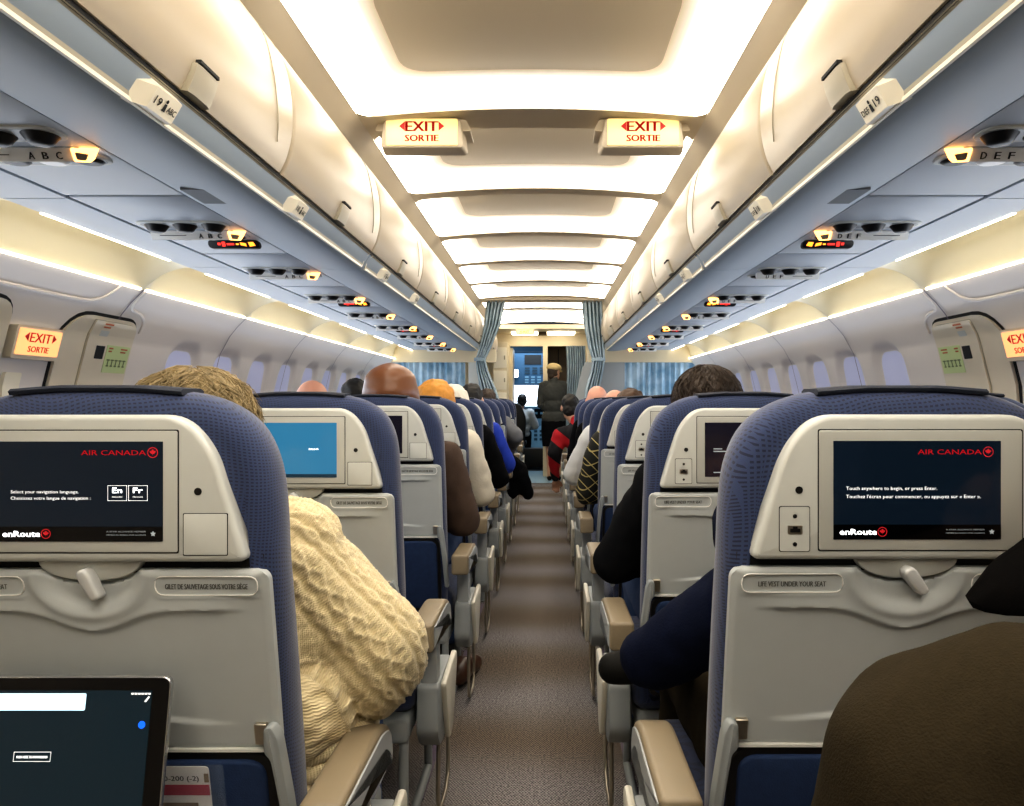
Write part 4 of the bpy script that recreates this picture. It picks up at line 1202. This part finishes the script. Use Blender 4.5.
for i, v in enumerate(me.vertices): at.data[i].vector = (v.co.z * 1.0, math.atan2(v.co.y - .335, v.co.x - .1) * .16, .75)
link('hem_roll', me, p)

seated('bald man with a shiny brown head and brown jacket sleeve, third left aisle seat', (SXL, DL[2], 0), 1, 'browncloth', 'skinb', None, headoff=(-.02, 0, .037), elbow=(.250, .34, .70), bulk=1.05, hs=1.22)
seated('orange-haired person in a puffy white top, fourth left aisle seat', (SXL, DL[3], 0), 1, 'whitecloth', 'skin', 'hairorange', 'full', headoff=(.03, 0, -.022), elbow=(.242, .36, .70), bulk=1.12, hs=1.05)
seated('white-haired person in a black sleeve, fifth left aisle seat', (SXL, DL[4], 0), 1, 'darkcloth', 'skin', 'hairwhite', 'full', headoff=(.02, 0, -.025), elbow=(.275, .40, .69), bulk=1.1)
seated('dark-haired person with a bright blue sleeve, sixth left aisle seat', (SXL, DL[5], 0), 1, 'bluecloth', 'skin', 'hairblack', 'short', headoff=(.045, 0, .01), elbow=(.285, .38, .70), bulk=1.05)
seated('person in grey with an elbow out, last left aisle seat before the curtain', (SXL, DL[7], 0), 1, 'greycloth', 'skin', 'hairdark', 'short', headoff=(.03, 0, .0), elbow=(.29, .20, .83), bulk=1.1)
seated('pink bald head by the left windows, beyond the seat with the blue screen', (-1.005, DL[3], 0), 1, 'greycloth', 'skinp', None, headoff=(-.07, 0, .0))
seated('dark-grey haired person just left of the brown bald head', (-1.005, DL[4], 0), 1, 'darkcloth', 'skin', 'hairblack', 'short', headoff=(-.06, 0, .02))

seated('person in navy with one leg crossed into the aisle, nearest right aisle seat', (SXR, DR[0], 0), -1, 'navycloth', 'skin', 'hairbrown', 'short', headoff=(0, .05, -.19), elbow=(.250, .43, .672), hand=(.18, .57, .62), crossed=True, trousers='olive', bulk=.95, hs=.92, lean=-.12, shoulder=(.115, .27, .845))
p, P, rot = seated('dark brown haired person in a black sleeve, second right aisle seat', (SXR, DR[1], 0), -1, 'darkcloth', 'skin', 'hairdark', 'full', headoff=(0.01, .0, -.022), elbow=(.252, .36, .70), bulk=1.05, hs=1.0, yaw=-.2, shoulder=(.15, .30, .89))
link('hair_strands', strands('hair_strands', P(0, -.012, .036), rot, (.095, .112, .098), M['hairdark'], 1100, 1.1, .22, 5, -.3), p)
seated('person in a dark plaid shirt, fourth right aisle seat', (SXR, DR[3], 0), -1, 'plaid', 'skin', 'hairbrown', 'full', headoff=(-.01, 0, -.10), elbow=(.245, .36, .70), bulk=1.05)
seated('brown-haired person in a white shirt, fifth right aisle seat', (SXR, DR[4], 0), -1, 'whiteshirt', 'skinp', 'hairbrown', 'full', headoff=(-.04, 0, -.04), elbow=(.285, .36, .71), bulk=1.05, hs=.95)
seated('pale bald person partly hidden, sixth right aisle seat', (SXR, DR[5], 0), -1, 'darkcloth', 'skinp', 'hairbrown', 'fringe', headoff=(-.02, 0, -.025), elbow=(.20, .36, .67))
seated('balding man with a dark hair fringe, seventh right aisle seat', (SXR, DR[6], 0), -1, 'darkcloth', 'skinp', 'hairdark', 'fringe', headoff=(.05, 0, .005), elbow=(.23, .36, .69), hs=1.1)
seated('person in red and black leaning into the aisle, eighth right aisle seat', (SXR, DR[7], 0), -1, 'redblack', 'skin', 'hairblack', 'short', lean=.40, fwd=.2, elbow=(.385, .34, .68), hand=(.37, .52, .42), bulk=1.0)

# the passenger beside the camera, mostly out of frame
t = thing('person', 'person in an olive jacket and black cap close to the camera, lower right corner', 'person', (.515, .30, 0))
hc = Vector((.155, .47, 1.022))
P, hrot, hp = head_prims(hc, 1.45, -.5)
body = hp + [('c', P(0, -.02, -.07), (.02, .28, .90), .054, .06), ('e', (0, .25, .80), (.15, .11, .17)), ('e', (0, .24, .62), (.15, .13, .17)), ('e', (0, .2, .50), (.16, .13, .10)),
             ('c', (-.17, .27, .88), (-.20, .30, .62), .045, .04), ('c', (-.20, .30, .62), (-.05, .44, .58), .038, .027), ('c', (.17, .25, .88), (.25, .32, .62), .045, .04), ('c', (.25, .32, .62), (.10, .44, .58), .038, .027)]
body += hand_prims((-.05, .44, .58), (.9, .6, -.1), 1) + hand_prims((.10, .44, .58), (-.9, .6, -.1), -1)
for q in (-1, 1): body += [('c', (q * .09, .25, .52), (q * .12, .55, .53), .08, .058), ('c', (q * .12, .55, .53), (q * .12, .56, .12), .054, .04)]
link('body', blob('body', body, M['skin'], .010, 3), t)
jk = [('e', (.02, .25, .80), (.20, .13, .19)), ('e', (0, .24, .62), (.19, .15, .17)), ('e', (0, .22, .53), (.19, .14, .09)), ('c', (-.11, .27, .880), (.14, .26, .885), .095, .09), ('c', (.0, .30, .885), (.05, .38, .915), .085, .075),
      ('c', (-.15, .28, .85), (-.213, .29, .63), .100, .078), ('c', (-.213, .29, .63), (-.06, .43, .58), .072, .05), ('c', (.16, .26, .87), (.25, .32, .62), .09, .07), ('c', (.25, .32, .62), (.11, .43, .58), .068, .05)]
link('jacket', blob('jacket', jk, M['olive'], .010, 4, 180, wrinkle(.010, 9, 2)), t)
tr = [('e', (0, .22, .50), (.175, .14, .09))]
for q in (-1, 1): tr += [('c', (q * .09, .25, .52), (q * .12, .55, .53), .095, .072), ('c', (q * .12, .55, .53), (q * .12, .56, .13), .07, .055)]
link('trousers', blob('trousers', tr, M['darkcloth'], .014, 3), t)
for q in (-1, 1): link('shoe', blob('shoe', [('c', (q * .12, .53, .052), (q * .12, .60, .055), .046, .047), ('c', (q * .12, .62, .045), (q * .13, .71, .04), .044, .037)], M['shoeblack'], .01, 2), t)
cp = [('e', P(0, -.006, .045), (.088, .106, .086), hrot)]
link('cap', blob('cap', cp, M['capblack'], .008, 2), t)
# stiff curved brim
rr = []
for k in range(13):
    a = -1.25 + 2.5 * k / 12
    for_ = []
    rr.append([P(.082 * math.sin(a), .088 * math.cos(a), .035), P(.098 * math.sin(a), (.088 + .055) * math.cos(a) + .02, .028 - .02 * math.sin(a) ** 2), P(.092 * math.sin(a), .088 * math.cos(a) + .108 * math.cos(a * .9), .016 - .03 * math.sin(a) ** 2),
               P(.092 * math.sin(a), .088 * math.cos(a) + .108 * math.cos(a * .9), .008 - .03 * math.sin(a) ** 2), P(.098 * math.sin(a), (.088 + .055) * math.cos(a) + .02, .018 - .02 * math.sin(a) ** 2), P(.082 * math.sin(a), .088 * math.cos(a), .022)])
link('cap_brim', MB().rings(rr).mesh('cap_brim', M['capblack'], 60), t)

# black jacket draped over the seventh left armrest
dj = [('c', (-.25, 5.90, .70), (-.17, 5.98, .60), .06, .075), ('c', (-.17, 5.98, .60), (-.10, 6.02, .42), .075, .055), ('c', (-.24, 6.0, .68), (-.16, 6.05, .50), .06, .07), ('c', (-.22, 5.95, .62), (-.21, 6.0, .42), .06, .05)]
o = link('draped_jacket', blob('draped_jacket', dj, M['darkcloth'], .012, 3, 180, wrinkle(.014, 12, 4)))
tag(o, 'black jacket hanging over a left armrest into the aisle', 'jacket')
o = link('shoe', blob('shoe', [('c', (-.30, 3.06, .053), (-.29, 3.13, .056), .045, .048), ('c', (-.285, 3.14, .05), (-.255, 3.23, .042), .045, .038)], M['shoe'], .008, 2))
tag(o, 'brown leather shoe poking out by the left floor track', 'shoe')

# ------------------------------------------------------------------ tablet and card on the nearest left seat
TT = thing('tablet', 'black tablet computer leaning against the left seat tray, lower left corner', 'tablet', (SXL, DL[0], 0))
def tab(mb):
    ca, sa = 1, 0
    def f(u, y, z):
        u2, z2 = u * ca - z * sa, u * sa + z * ca
        return (u2 - .044, y - .018 + bend(.79) * .3 - .19 * (.79 - (z2 + .6945)), z2 + .6945)
    return mb.map(f)
tab(MB().prism(rrect(-.140, .140, -.1075, .1075, .012), -.001, .006, .002, 3)).obj('tablet_case', M['alu'], TT)
gl = tab(MB().prism(rrect(-.1385, .1385, -.106, .106, .0105), -.0016, .0)).obj('tablet_glass', M['tabglass'], TT)
sc_ = tab(MB().prism(rrect(-.1225, .1175, -.092, .0915, .001), -.0021, -.001)).obj('tablet_screen', M['tabscr'], TT)
MB().box(-.18, .08, -.012, .085, .579, .584).obj('folio_cover', M['black'], TT)
def tl(name, mb, m): return tab(mb.map(lambda u, y, z: (u, -.0025, z))).obj(name, m, sc_, 0)
tl('address_bar', MB().prism(rrect(-.08, .036, .0685, .0885, .002), 0, .0001), M['tabbar'])
tl('status_dot', MB().prism([(.1085 + .0045 * math.cos(a * PI / 8), .052 + .0045 * math.sin(a * PI / 8)) for a in range(16)], 0, .0001), M['tabdot'])
mb = MB()
for (a0, a1, b0, b1) in ((-.046, .000, .0100, .0106), (-.046, .000, .0206, .0212), (-.046, -.0454, .0100, .0212), (-.0006, .000, .0100, .0212)): mb.add([(a0, 0, b0), (a1, 0, b0), (a1, 0, b1), (a0, 0, b1)], [(0, 1, 2, 3)])
text_into(mb, 'PUSH HERE TO DOWNLOAD', .0030, (-.023, 0, .0138), width=.038, align='C', bold=.0002)
tl('screen_lettering', mb, M['txt']); mb = MB()
for q in range(6): mb.add([(.092 + .0042 * q, 0, .0870), (.0952 + .0042 * q, 0, .0870), (.0952 + .0042 * q, 0, .0890), (.092 + .0042 * q, 0, .0890)], [(0, 1, 2, 3)])
mb.add([(.109, 0, .079), (.111, 0, .078), (.1155, 0, .084), (.114, 0, .0855)], [(0, 1, 2, 3)])
tl('status_icons', mb, M['txt'])

CT = thing('safety_card', 'white safety card with a red band in the left seat pocket', 'safety card', (SXL, DL[0], 0))
def crd(mb, off=.012): return mb.map(lambda u, y, z: (u, y - off + bend(z), z))
cx0 = .013
crd(MB().prism(rrect(cx0, .120, .50, .665, .006), -.0012, .0)).obj('card', M['paper'], CT)
card = [o for o in COL.objects if o.parent == CT][0]
crd(MB().prism(rrect(cx0 + .001, .119, .623, .6385, .0005), -.0016, -.001)).obj('red_band', M['cardred'], card)
crd(MB().prism(rrect(cx0 + .004, .102, .603, .612, .0005), -.0016, -.001)).obj('brown_band', M['cardbrown'], card)
crd(MB().prism(rrect(.113, .119, .642, .655, .0005), -.0016, -.001)).obj('brown_tab', M['cardbrown'], card)
mb = text_into(MB(), 'A320-200 (-2)', .0075, (.106, 0, .6445), width=.066, align='R', bold=.0002)
crd(mb.map(lambda u, y, z: (u, -.0019, z))).obj('lettering', M['inkblk'], card, 0)
SL = tag(bpy.data.objects.new('plastic_sleeve', None), 'clear plastic sleeve beside the safety card in the left seat pocket', 'sleeve'); COL.objects.link(SL); SL.location = (SXL, DL[0], 0)
crd(MB().prism(rrect(-.06, .143, .50, .6715, .004), -.0006, .0), .020).obj('sleeve_film', M['smoke'], SL)

# ------------------------------------------------------------------ class divider, aisle curtains, forward galley and cockpit
DV = 8.32
for s, side in ((-1, 'left'), (1, 'right')):
    def X(a, b): return (min(s * a, s * b), max(s * a, s * b))
    mb = MB()
    mb.box(*X(.50, 1.74), DV - .02, DV + .10, 1.56, 1.70)
    mb.box(*X(.90, 1.70), DV - .02, DV + .10, 1.70, 1.76)
    struct('wall_divider_' + side, 'cream header above the %s class divider' % side, 'divider', mb, M['galley'])
    po = rpoly([(.27, .35), (.27, .80), (.44, 1.50), (.48, 1.57), (.90, 1.57), (.90, .35)], [.01, .2, .2, .02, .01, .01], 5) if s > 0 else rpoly([(.62, .35), (.62, 1.57), (.80, 1.57), (.80, .35)], .01)
    o = MB().prism([(s * u, z) for u, z in po], DV, DV + .03, .004, 2).obj('partition_panel', M['panel'] if s > 0 else M['plastic'])
    tag(o, 'warm grey partition with a sloping inner edge right of the aisle' if s > 0 else 'narrow grey partition post left of the aisle', 'partition')
    # hanging divider curtain
    rows = []
    for z in (1.565, 1.40, 1.20, 1.0, .7, .4):
        rows.append([(s * (.84 + .90 * q / 90), DV + .05 + .018 * math.sin(q * .9 + .6 * math.sin(q * .21)) + .006 * math.sin(q * 2.1 + z), z) for q in range(91)])
    o = MB().rings(rows, closed=False).obj('divider_curtain', M['divider'], None, 180)
    tag(o, 'pale blue divider curtain hanging below the bins on the %s' % side, 'curtain')
# tied-back aisle curtains
def gathered(path, name, label, folds=5, m='curtain'):
    rows = []
    for (x, y, z, w, dp) in path:
        rows.append([(x + w * (q / 60 - .5), y + dp * 1.5 * math.sin(q / 60 * folds * 2 * PI + .5 * math.sin(q * .13 + z)) + dp * .3 * math.sin(q * .9 + z * 3), z) for q in range(61)])
    P2 = []
    for a, b in zip(rows, rows[1:]):
        for k in range(5):
            w = smooth01(k / 5) * .5 + k / 5 * .5
            P2.append([tuple(pa[i] + (pb[i] - pa[i]) * w for i in range(3)) for pa, pb in zip(a, b)])
    P2.append(rows[-1])
    mb = MB().rings(P2, closed=False)
    o = mb.obj(name, M[m], None, 180); sl = o.modifiers.new('thickness', 'SOLIDIFY'); sl.thickness = .006
    return tag(o, label, 'curtain')
o = gathered([(-.49, 8.12, 2.20, .20, .03), (-.53, 8.12, 1.95, .17, .03), (-.60, 8.12, 1.72, .13, .03), (-.655, 8.12, 1.58, .10, .025), (-.63, 8.12, 1.45, .12, .03), (-.57, 8.12, 1.25, .17, .03), (-.51, 8.12, 1.0, .20, .03), (-.50, 8.12, .5, .2, .03)],
             'aisle_curtain', 'blue-grey aisle curtain tied back on the left of the aisle')
MB().lathe([(.056, -.018), (.064, -.018), (.064, .018), (.056, .018)], (-.655, 8.12, 1.58), 'z', 16).obj('tie_band', M['curtain'], o)
o = gathered([(.53, 8.12, 2.20, .21, .03), (.545, 8.12, 1.95, .20, .03), (.575, 8.12, 1.72, .17, .03), (.60, 8.12, 1.58, .13, .028), (.58, 8.12, 1.45, .13, .03), (.53, 8.12, 1.25, .15, .03), (.52, 8.12, 1.0, .16, .03), (.52, 8.12, .8, .16, .03)],
             'aisle_curtain', 'blue-grey aisle curtain tied back on the right of the aisle')
MB().lathe([(.066, -.018), (.074, -.018), (.074, .018), (.066, .018)], (.60, 8.12, 1.58), 'z', 16).obj('tie_band', M['curtain'], o)
struct('trim_11', 'cream header beam with curtain rail across the aisle', 'beam', MB().box(-.66, .66, 8.0, 8.2, 2.195, 2.245).box(-.62, .62, 8.09, 8.11, 2.185, 2.20), M['ceil'])
gathered([(.46, 10.9, 1.92, .27, .03), (.47, 10.9, 1.6, .26, .03), (.44, 10.9, 1.2, .22, .03), (.42, 10.9, .9, .2, .03), (.42, 10.9, .35, .2, .03)], 'galley_curtain', 'blue-grey curtain bunched behind the flight attendant, before the galley', 8)

# galley ceiling and bulkheads
GB = 11.5
struct('ceiling', 'low cream galley ceiling ahead of the light panels', 'ceiling', MB().box(-1.9, 1.9, 10.62, 12.6, 2.14, 2.20), M['galley'])
struct('wall_front_left', 'cream galley bulkhead left of the cockpit doorway', 'wall', MB().box(-1.85, -.50, GB, GB + .08, 0, 2.14), M['galley'])
struct('wall_front_right', 'cream bulkhead right of the galley recess', 'wall', MB().box(.42, 1.85, GB, GB + .08, 0, 2.14), M['galley'])
struct('wall_front', 'cream header over the cockpit doorway and galley recess', 'wall', MB().box(-.50, .42, GB, GB + .08, 1.96, 2.14).box(-.005, .065, GB - .01, GB + .9, 0, 1.96), M['galley'])
struct('wall_side_left', 'cream forward cabin side wall left', 'wall', MB().box(-1.88, -1.82, 10.7, 16, 0, 2.2), M['galley'])
struct('wall_side_right', 'cream forward cabin side wall right', 'wall', MB().box(1.82, 1.88, 10.7, 16, 0, 2.2), M['galley'])
t = thing('galley_unit', 'cream galley cupboard stack left of the cockpit doorway', 'galley unit', (-.62, 11.2, 0))
MB().prism(rrect(-.12, .10, 0, 2.0, .01), 0, .28, .006, 2).obj('cabinet_body', M['galley'], t)
for za, zb in ((1.62, 1.92), (1.30, 1.58), (.95, 1.26), (.1, .9)):
    d_ = MB().prism(rrect(-.105, .085, za, zb, .01), -.012, .004, .004, 2).obj('cabinet_door', M['lip'], t)
    MB().prism(rrect(.045, .065, (za + zb) / 2 - .03, (za + zb) / 2 + .03, .004), -.022, -.008, .003, 1).obj('door_latch', M['rail'], d_)
t = thing('galley_recess', 'dark brown galley recess behind the flight attendant', 'galley', (.24, 12.1, 0))
MB().box(-.20, .20, .0, .05, 0, 2.14).obj('back_panel', M['brown'], t)
MB().box(-.012, .0, -.03, .0, 1.0, 1.95).obj('door_joint', M['gap'], t)
MB().box(-.18, .18, -.25, 0, 1.40, 1.43).obj('shelf', M['plastic'], t)
MB().box(-.18, .18, -.32, 0, .0, .92).obj('counter', M['galley'], t)
for q, (a, b) in enumerate(((-.46, -.08), (.06, .46))):
    o = MB().prism(rrect(a, b, 2.110, 2.142, .008), 11.1, 11.3, .004, 2).obj('galley_light', M['strip'])
    tag(o, 'white strip light under the galley ceiling, %s of the vent' % ('left' if q == 0 else 'right'), 'light', 'galley strip lights')
o = MB().prism(rrect(-.07, .05, 2.10, 2.142, .006), 11.1, 11.3, .004, 2).obj('ceiling_vent', M['brown']); tag(o, 'dark vent between the two galley strip lights', 'vent')
t = thing('exit_sign', 'small amber exit sign on the forward ceiling above the cockpit doorway', 'exit sign', (-.25, 10.58, 2.06))
MB().prism(rrect(-.13, .13, 0, .07, .006), 0, .04, .004, 2).obj('sign_housing', M['galley'], t)
f_ = MB().prism(rrect(-.11, .11, .008, .062, .004), -.002, .01).obj('lit_face', M['exitface'], t)
text_into(MB(), 'EXIT', .035, (0, -.0028, .018), width=.12, align='C', bold=.001).obj('lettering', M['ored'], f_, 0)

# cockpit seen through the open door
ck = MB().box(-.95, -.50, GB + .08, 12.6, 0, 2.1)
struct('wall_cockpit_left', 'blue-lit cockpit side wall beyond the doorway', 'wall', MB().box(-1.5, -1.4, 12.6, 15.2, 0, 2.1), M['cockblue'])
struct('wall_cockpit_right', 'blue-lit cockpit right wall beyond the doorway', 'wall', MB().box(1.4, 1.5, 12.6, 15.2, 0, 2.1), M['cockblue'])
struct('ceiling', 'dark blue cockpit ceiling', 'ceiling', MB().box(-1.5, 1.5, 12.6, 15.2, 2.02, 2.1), M['cockblue'])
struct('floor', 'dark cockpit floor', 'floor', MB().box(-1.8, 1.8, 12.4, 15.2, -.05, 0), M['black'])
t = thing('cockpit_door', 'cream cockpit door folded open at the left of the doorway', 'door', (-.50, GB + .08, 0))
MB().box(0, .035, 0, .62, .02, 1.94).obj('door_leaf', M['galley'], t)
t = thing('overhead_switchboard', 'blue overhead switch panel at the top of the cockpit', 'instrument panel', (-.2, 13.6, 1.5))
def grid(mb, u0, u1, z0, z1, nu, nz, y, g=.35):
    du, dz = (u1 - u0) / nu, (z1 - z0) / nz
    for i in range(nu):
        for j in range(nz):
            mb.box(u0 + du * (i + g / 2), u0 + du * (i + 1 - g / 2), y - .012, y, z0 + dz * (j + g / 2), z0 + dz * (j + 1 - g / 2))
    return mb
MB().box(-.55, .55, 0, .06, -.08, .50).obj('panel_body', M['cockblue'], t)
grid(MB(), -.16, .5, .10, .24, 5, 3, 0).obj('switch_row', M['cockpanel'], t)
grid(MB(), -.16, .5, .27, .46, 2, 1, 0, .1).obj('switch_bank', M['gap'], t)
grid(MB(), -.16, .5, -.06, .08, 6, 3, 0, .4).obj('switch_row', M['cockgrey'], t)
t = thing('side_window', 'bright little cockpit side window', 'window', (-.52, 13.55, 1.62))
MB().prism(rrect(-.075, .075, -.08, .08, .01), 0, .03).obj('window_frame', M['cockblue'], t)
MB().prism(rrect(-.065, .065, -.07, .07, .01), -.004, .01).obj('pane', M['sky'], t)
t = thing('windscreen', 'bright white cockpit windscreen with daylight outside', 'windscreen', (0, 15.0, 0))
MB().box(-1.4, 1.4, .05, .1, .9, 1.5).obj('windscreen_glass', M['sky'], t)
MB().box(-.03, .03, -.02, .05, .9, 1.5).obj('centre_post', M['cockblue'], t)
MB().box(-1.4, 1.4, -.05, .1, 1.44, 2.02).obj('upper_frame', M['cockblue'], t)
t = thing('instrument_panel', 'blue-grey cockpit instrument panel under the windscreen', 'instrument panel', (0, 14.6, 0))
MB().prism(rpoly([(-1.4, .2), (-1.4, .95), (-.9, 1.03), (.9, 1.03), (1.4, .95), (1.4, .2)], .04, 3), 0, .4, .02, 2).obj('panel_body', M['cockgrey'], t)
grid(MB(), -.6, .4, .78, 1.0, 5, 1, 0, .15).obj('display_bank', M['gap'], t)
grid(MB(), -.6, .4, .86, .94, 10, 1, -.012, .5).obj('dial_row', M['cockgrey'], t)
t = thing('centre_pedestal', 'pale blue throttle pedestal between the pilot seats', 'pedestal', (0, 13.9, 0))
MB().prism(rpoly([(-.24, 0), (-.24, .66), (.24, .66), (.24, 0)], .04, 3), 0, .7, .02, 2).obj('pedestal_body', M['cockgrey'], t)
grid(MB(), -.2, .2, .40, .62, 4, 3, 0, .4).obj('control_knobs', M['cockpanel'], t)
t = thing('stowage_box', 'black stowage box across the cockpit threshold', 'box', (-.24, 12.75, 0))
MB().prism(rrect(-.28, .30, 0.02, .34, .02), 0, .3, .01, 2).obj('box_body', M['black'], t)
# pilot, seen from behind
t = thing('pilot_seat', 'black pilot seat behind the cockpit doorway', 'seat', (-.50, 13.0, 0))
MB().prism(rpoly([(-.20, .40), (-.22, .85), (-.12, 1.10), (.10, 1.10), (.20, .85), (.18, .40)], .08, 4), 0, .09, .03, 3, .03).obj('backrest', M['black'], t)
MB().prism(rrect(-.22, .20, .36, .46, .04), .05, .5, .02, 2).obj('seat_cushion', M['black'], t)
MB().lathe([(.05, 0), (.05, .37)], (0, .25, 0), 'z', 12).obj('seat_post', M['black'], t)
seated('pilot in a white shirt sitting in the cockpit', (-.42, 13.02, 0), 1, 'whiteshirt', 'skin', 'hairblack', 'short', trousers='darkcloth', headoff=(.04, 0, .0), elbow=(.27, .36, .70), bulk=1.05)

# flight attendant standing in the galley, back to the camera, head turned right
t = thing('person', 'flight attendant in a charcoal jacket, dark skirt and straw cap standing in the aisle ahead', 'person', (.155, 10.95, 0))
hc = Vector((.005, .02, 1.555)); P, hrot, hp = head_prims(hc, -.75, -.2, .98)
bd = hp + [('c', P(0, -.02, -.07), (0, 0, 1.42), .05, .055), ('e', (0, 0, 1.25), (.14, .095, .17)), ('e', (0, 0, 1.05), (.13, .09, .14)), ('e', (0, 0, .90), (.155, .11, .13)),
           ('c', (-.155, 0, 1.36), (-.185, .02, 1.09), .042, .036), ('c', (-.185, .02, 1.09), (-.10, .17, .98), .034, .025), ('c', (.155, 0, 1.36), (.19, .03, 1.09), .042, .036), ('c', (.19, .03, 1.09), (.12, .20, 1.03), .034, .025),
           ('c', (-.075, 0, .86), (-.07, .0, .48), .078, .052), ('c', (-.07, 0, .48), (-.065, -.02, .09), .05, .033), ('c', (.075, 0, .86), (.07, 0, .48), .078, .052), ('c', (.07, 0, .48), (.065, -.02, .09), .05, .033),
           ('c', (-.065, -.02, .06), (-.07, .12, .035), .032, .028), ('c', (.065, -.02, .06), (.07, .12, .035), .032, .028)]
bd += hand_prims((-.10, .17, .98), (.5, .85, -.3), -1) + hand_prims((.12, .20, 1.03), (-.4, .9, -.1), 1)
link('body', blob('body', bd, M['skin'], .008, 3), t)
jk = [('e', (0, 0, 1.25), (.175, .125, .18)), ('e', (0, 0, 1.06), (.15, .115, .16)), ('e', (0, 0, .89), (.185, .14, .14)), ('c', (-.13, 0, 1.365), (.13, 0, 1.365), .062, .062), ('c', (0, -.01, 1.38), (0, -.01, 1.43), .075, .062),
      ('c', (-.165, 0, 1.35), (-.20, .02, 1.09), .062, .052), ('c', (-.20, .02, 1.09), (-.115, .15, .995), .05, .038), ('c', (.165, 0, 1.35), (.205, .03, 1.09), .062, .052), ('c', (.205, .03, 1.09), (.135, .18, 1.035), .05, .038)]
link('jacket', blob('jacket', jk, M['charcoal'], .010, 2, 180, wrinkle(.006, 14, 1)), t)
sk = MB().rings([[(rx * math.cos(a), ry * math.sin(a), z) for a in [2 * PI * k / 28 for k in range(28)]] for (rx, ry, z) in ((.15, .11, .95), (.18, .135, .84), (.182, .135, .70), (.165, .125, .49), (.155, .115, .49), (.15, .11, .80))])
sk.obj('skirt', M['darkcloth'], t, 60)
for q in (-1, 1): link('shoe', blob('shoe', [('c', (q * .065, -.045, .035), (q * .066, .03, .038), .034, .037), ('c', (q * .066, .04, .034), (q * .07, .14, .03), .036, .028)], M['shoeblack'], .008, 2), t)
link('hair', blob('hair', [('e', P(0, -.03, .0), (.082, .085, .095), hrot), ('e', P(0, -.06, -.07), (.055, .04, .05), hrot)], M['hairdark'], .008, 2), t)
link('cap', blob('cap', [('e', P(0, -.01, .062), (.098, .115, .062), hrot), ('e', P(0, -.05, .045), (.098, .08, .045), hrot)], M['straw'], .008, 2), t)
rr = [[P(.085 * math.sin(a), .09 * math.cos(a), .045), P(.08 * math.sin(a), .09 * math.cos(a) + .055 * math.cos(a), .032), P(.08 * math.sin(a), .09 * math.cos(a) + .055 * math.cos(a), .026), P(.085 * math.sin(a), .09 * math.cos(a), .036)] for a in [-1.2 + .2 * k for k in range(13)]]
link('cap_peak', MB().rings(rr).mesh('cap_peak', M['straw'], 60), t)

# rear of the cabin closes the space behind the camera
struct('wall_back', 'cream bulkhead closing the cabin behind the camera', 'wall', MB().box(-1.9, 1.9, Y0 - .1, Y0, 0, 2.46), M['galley'])

# ------------------------------------------------------------------ light
W = bpy.data.worlds.new('world'); SC.world = W; W.use_nodes = True
W.node_tree.nodes['Background'].inputs['Color'].default_value = (.75, .85, 1, 1); W.node_tree.nodes['Background'].inputs['Strength'].default_value = .05
def area(name, loc, size, power, col, rot=(0, 0, 0)):
    l = bpy.data.lights.new(name, 'AREA'); l.shape = 'RECTANGLE'; l.size, l.size_y = size; l.energy = power; l.color = col
    o = bpy.data.objects.new(name, l); COL.objects.link(o); o.location = loc; o.rotation_euler = rot; return o
# daylight falling in across the cabin from each run of windows
for s in (-1, 1):
    area('window_daylight', (s * 1.70, 5.5, 1.28), (8.0, .30), 30, (.80, .88, 1.0), (0, s * math.radians(78), PI / 2 * 0)).rotation_euler = (math.radians(90), 0, s * math.radians(90))
area('cockpit_fill', (-.2, 13.2, 1.98), (.8, .8), 14, (.75, .88, 1.0))  # unseen lamp added to brighten the pilot and the cockpit blues
SC.view_settings.view_transform = 'Standard'; SC.view_settings.look = 'Medium High Contrast'
SC.view_settings.exposure = 0; SC.view_settings.gamma = 1
SC.cycles.use_denoising = True; SC.cycles.max_bounces = 8; SC.cycles.diffuse_bounces = 5
SC.cycles.sample_clamp_indirect = 8
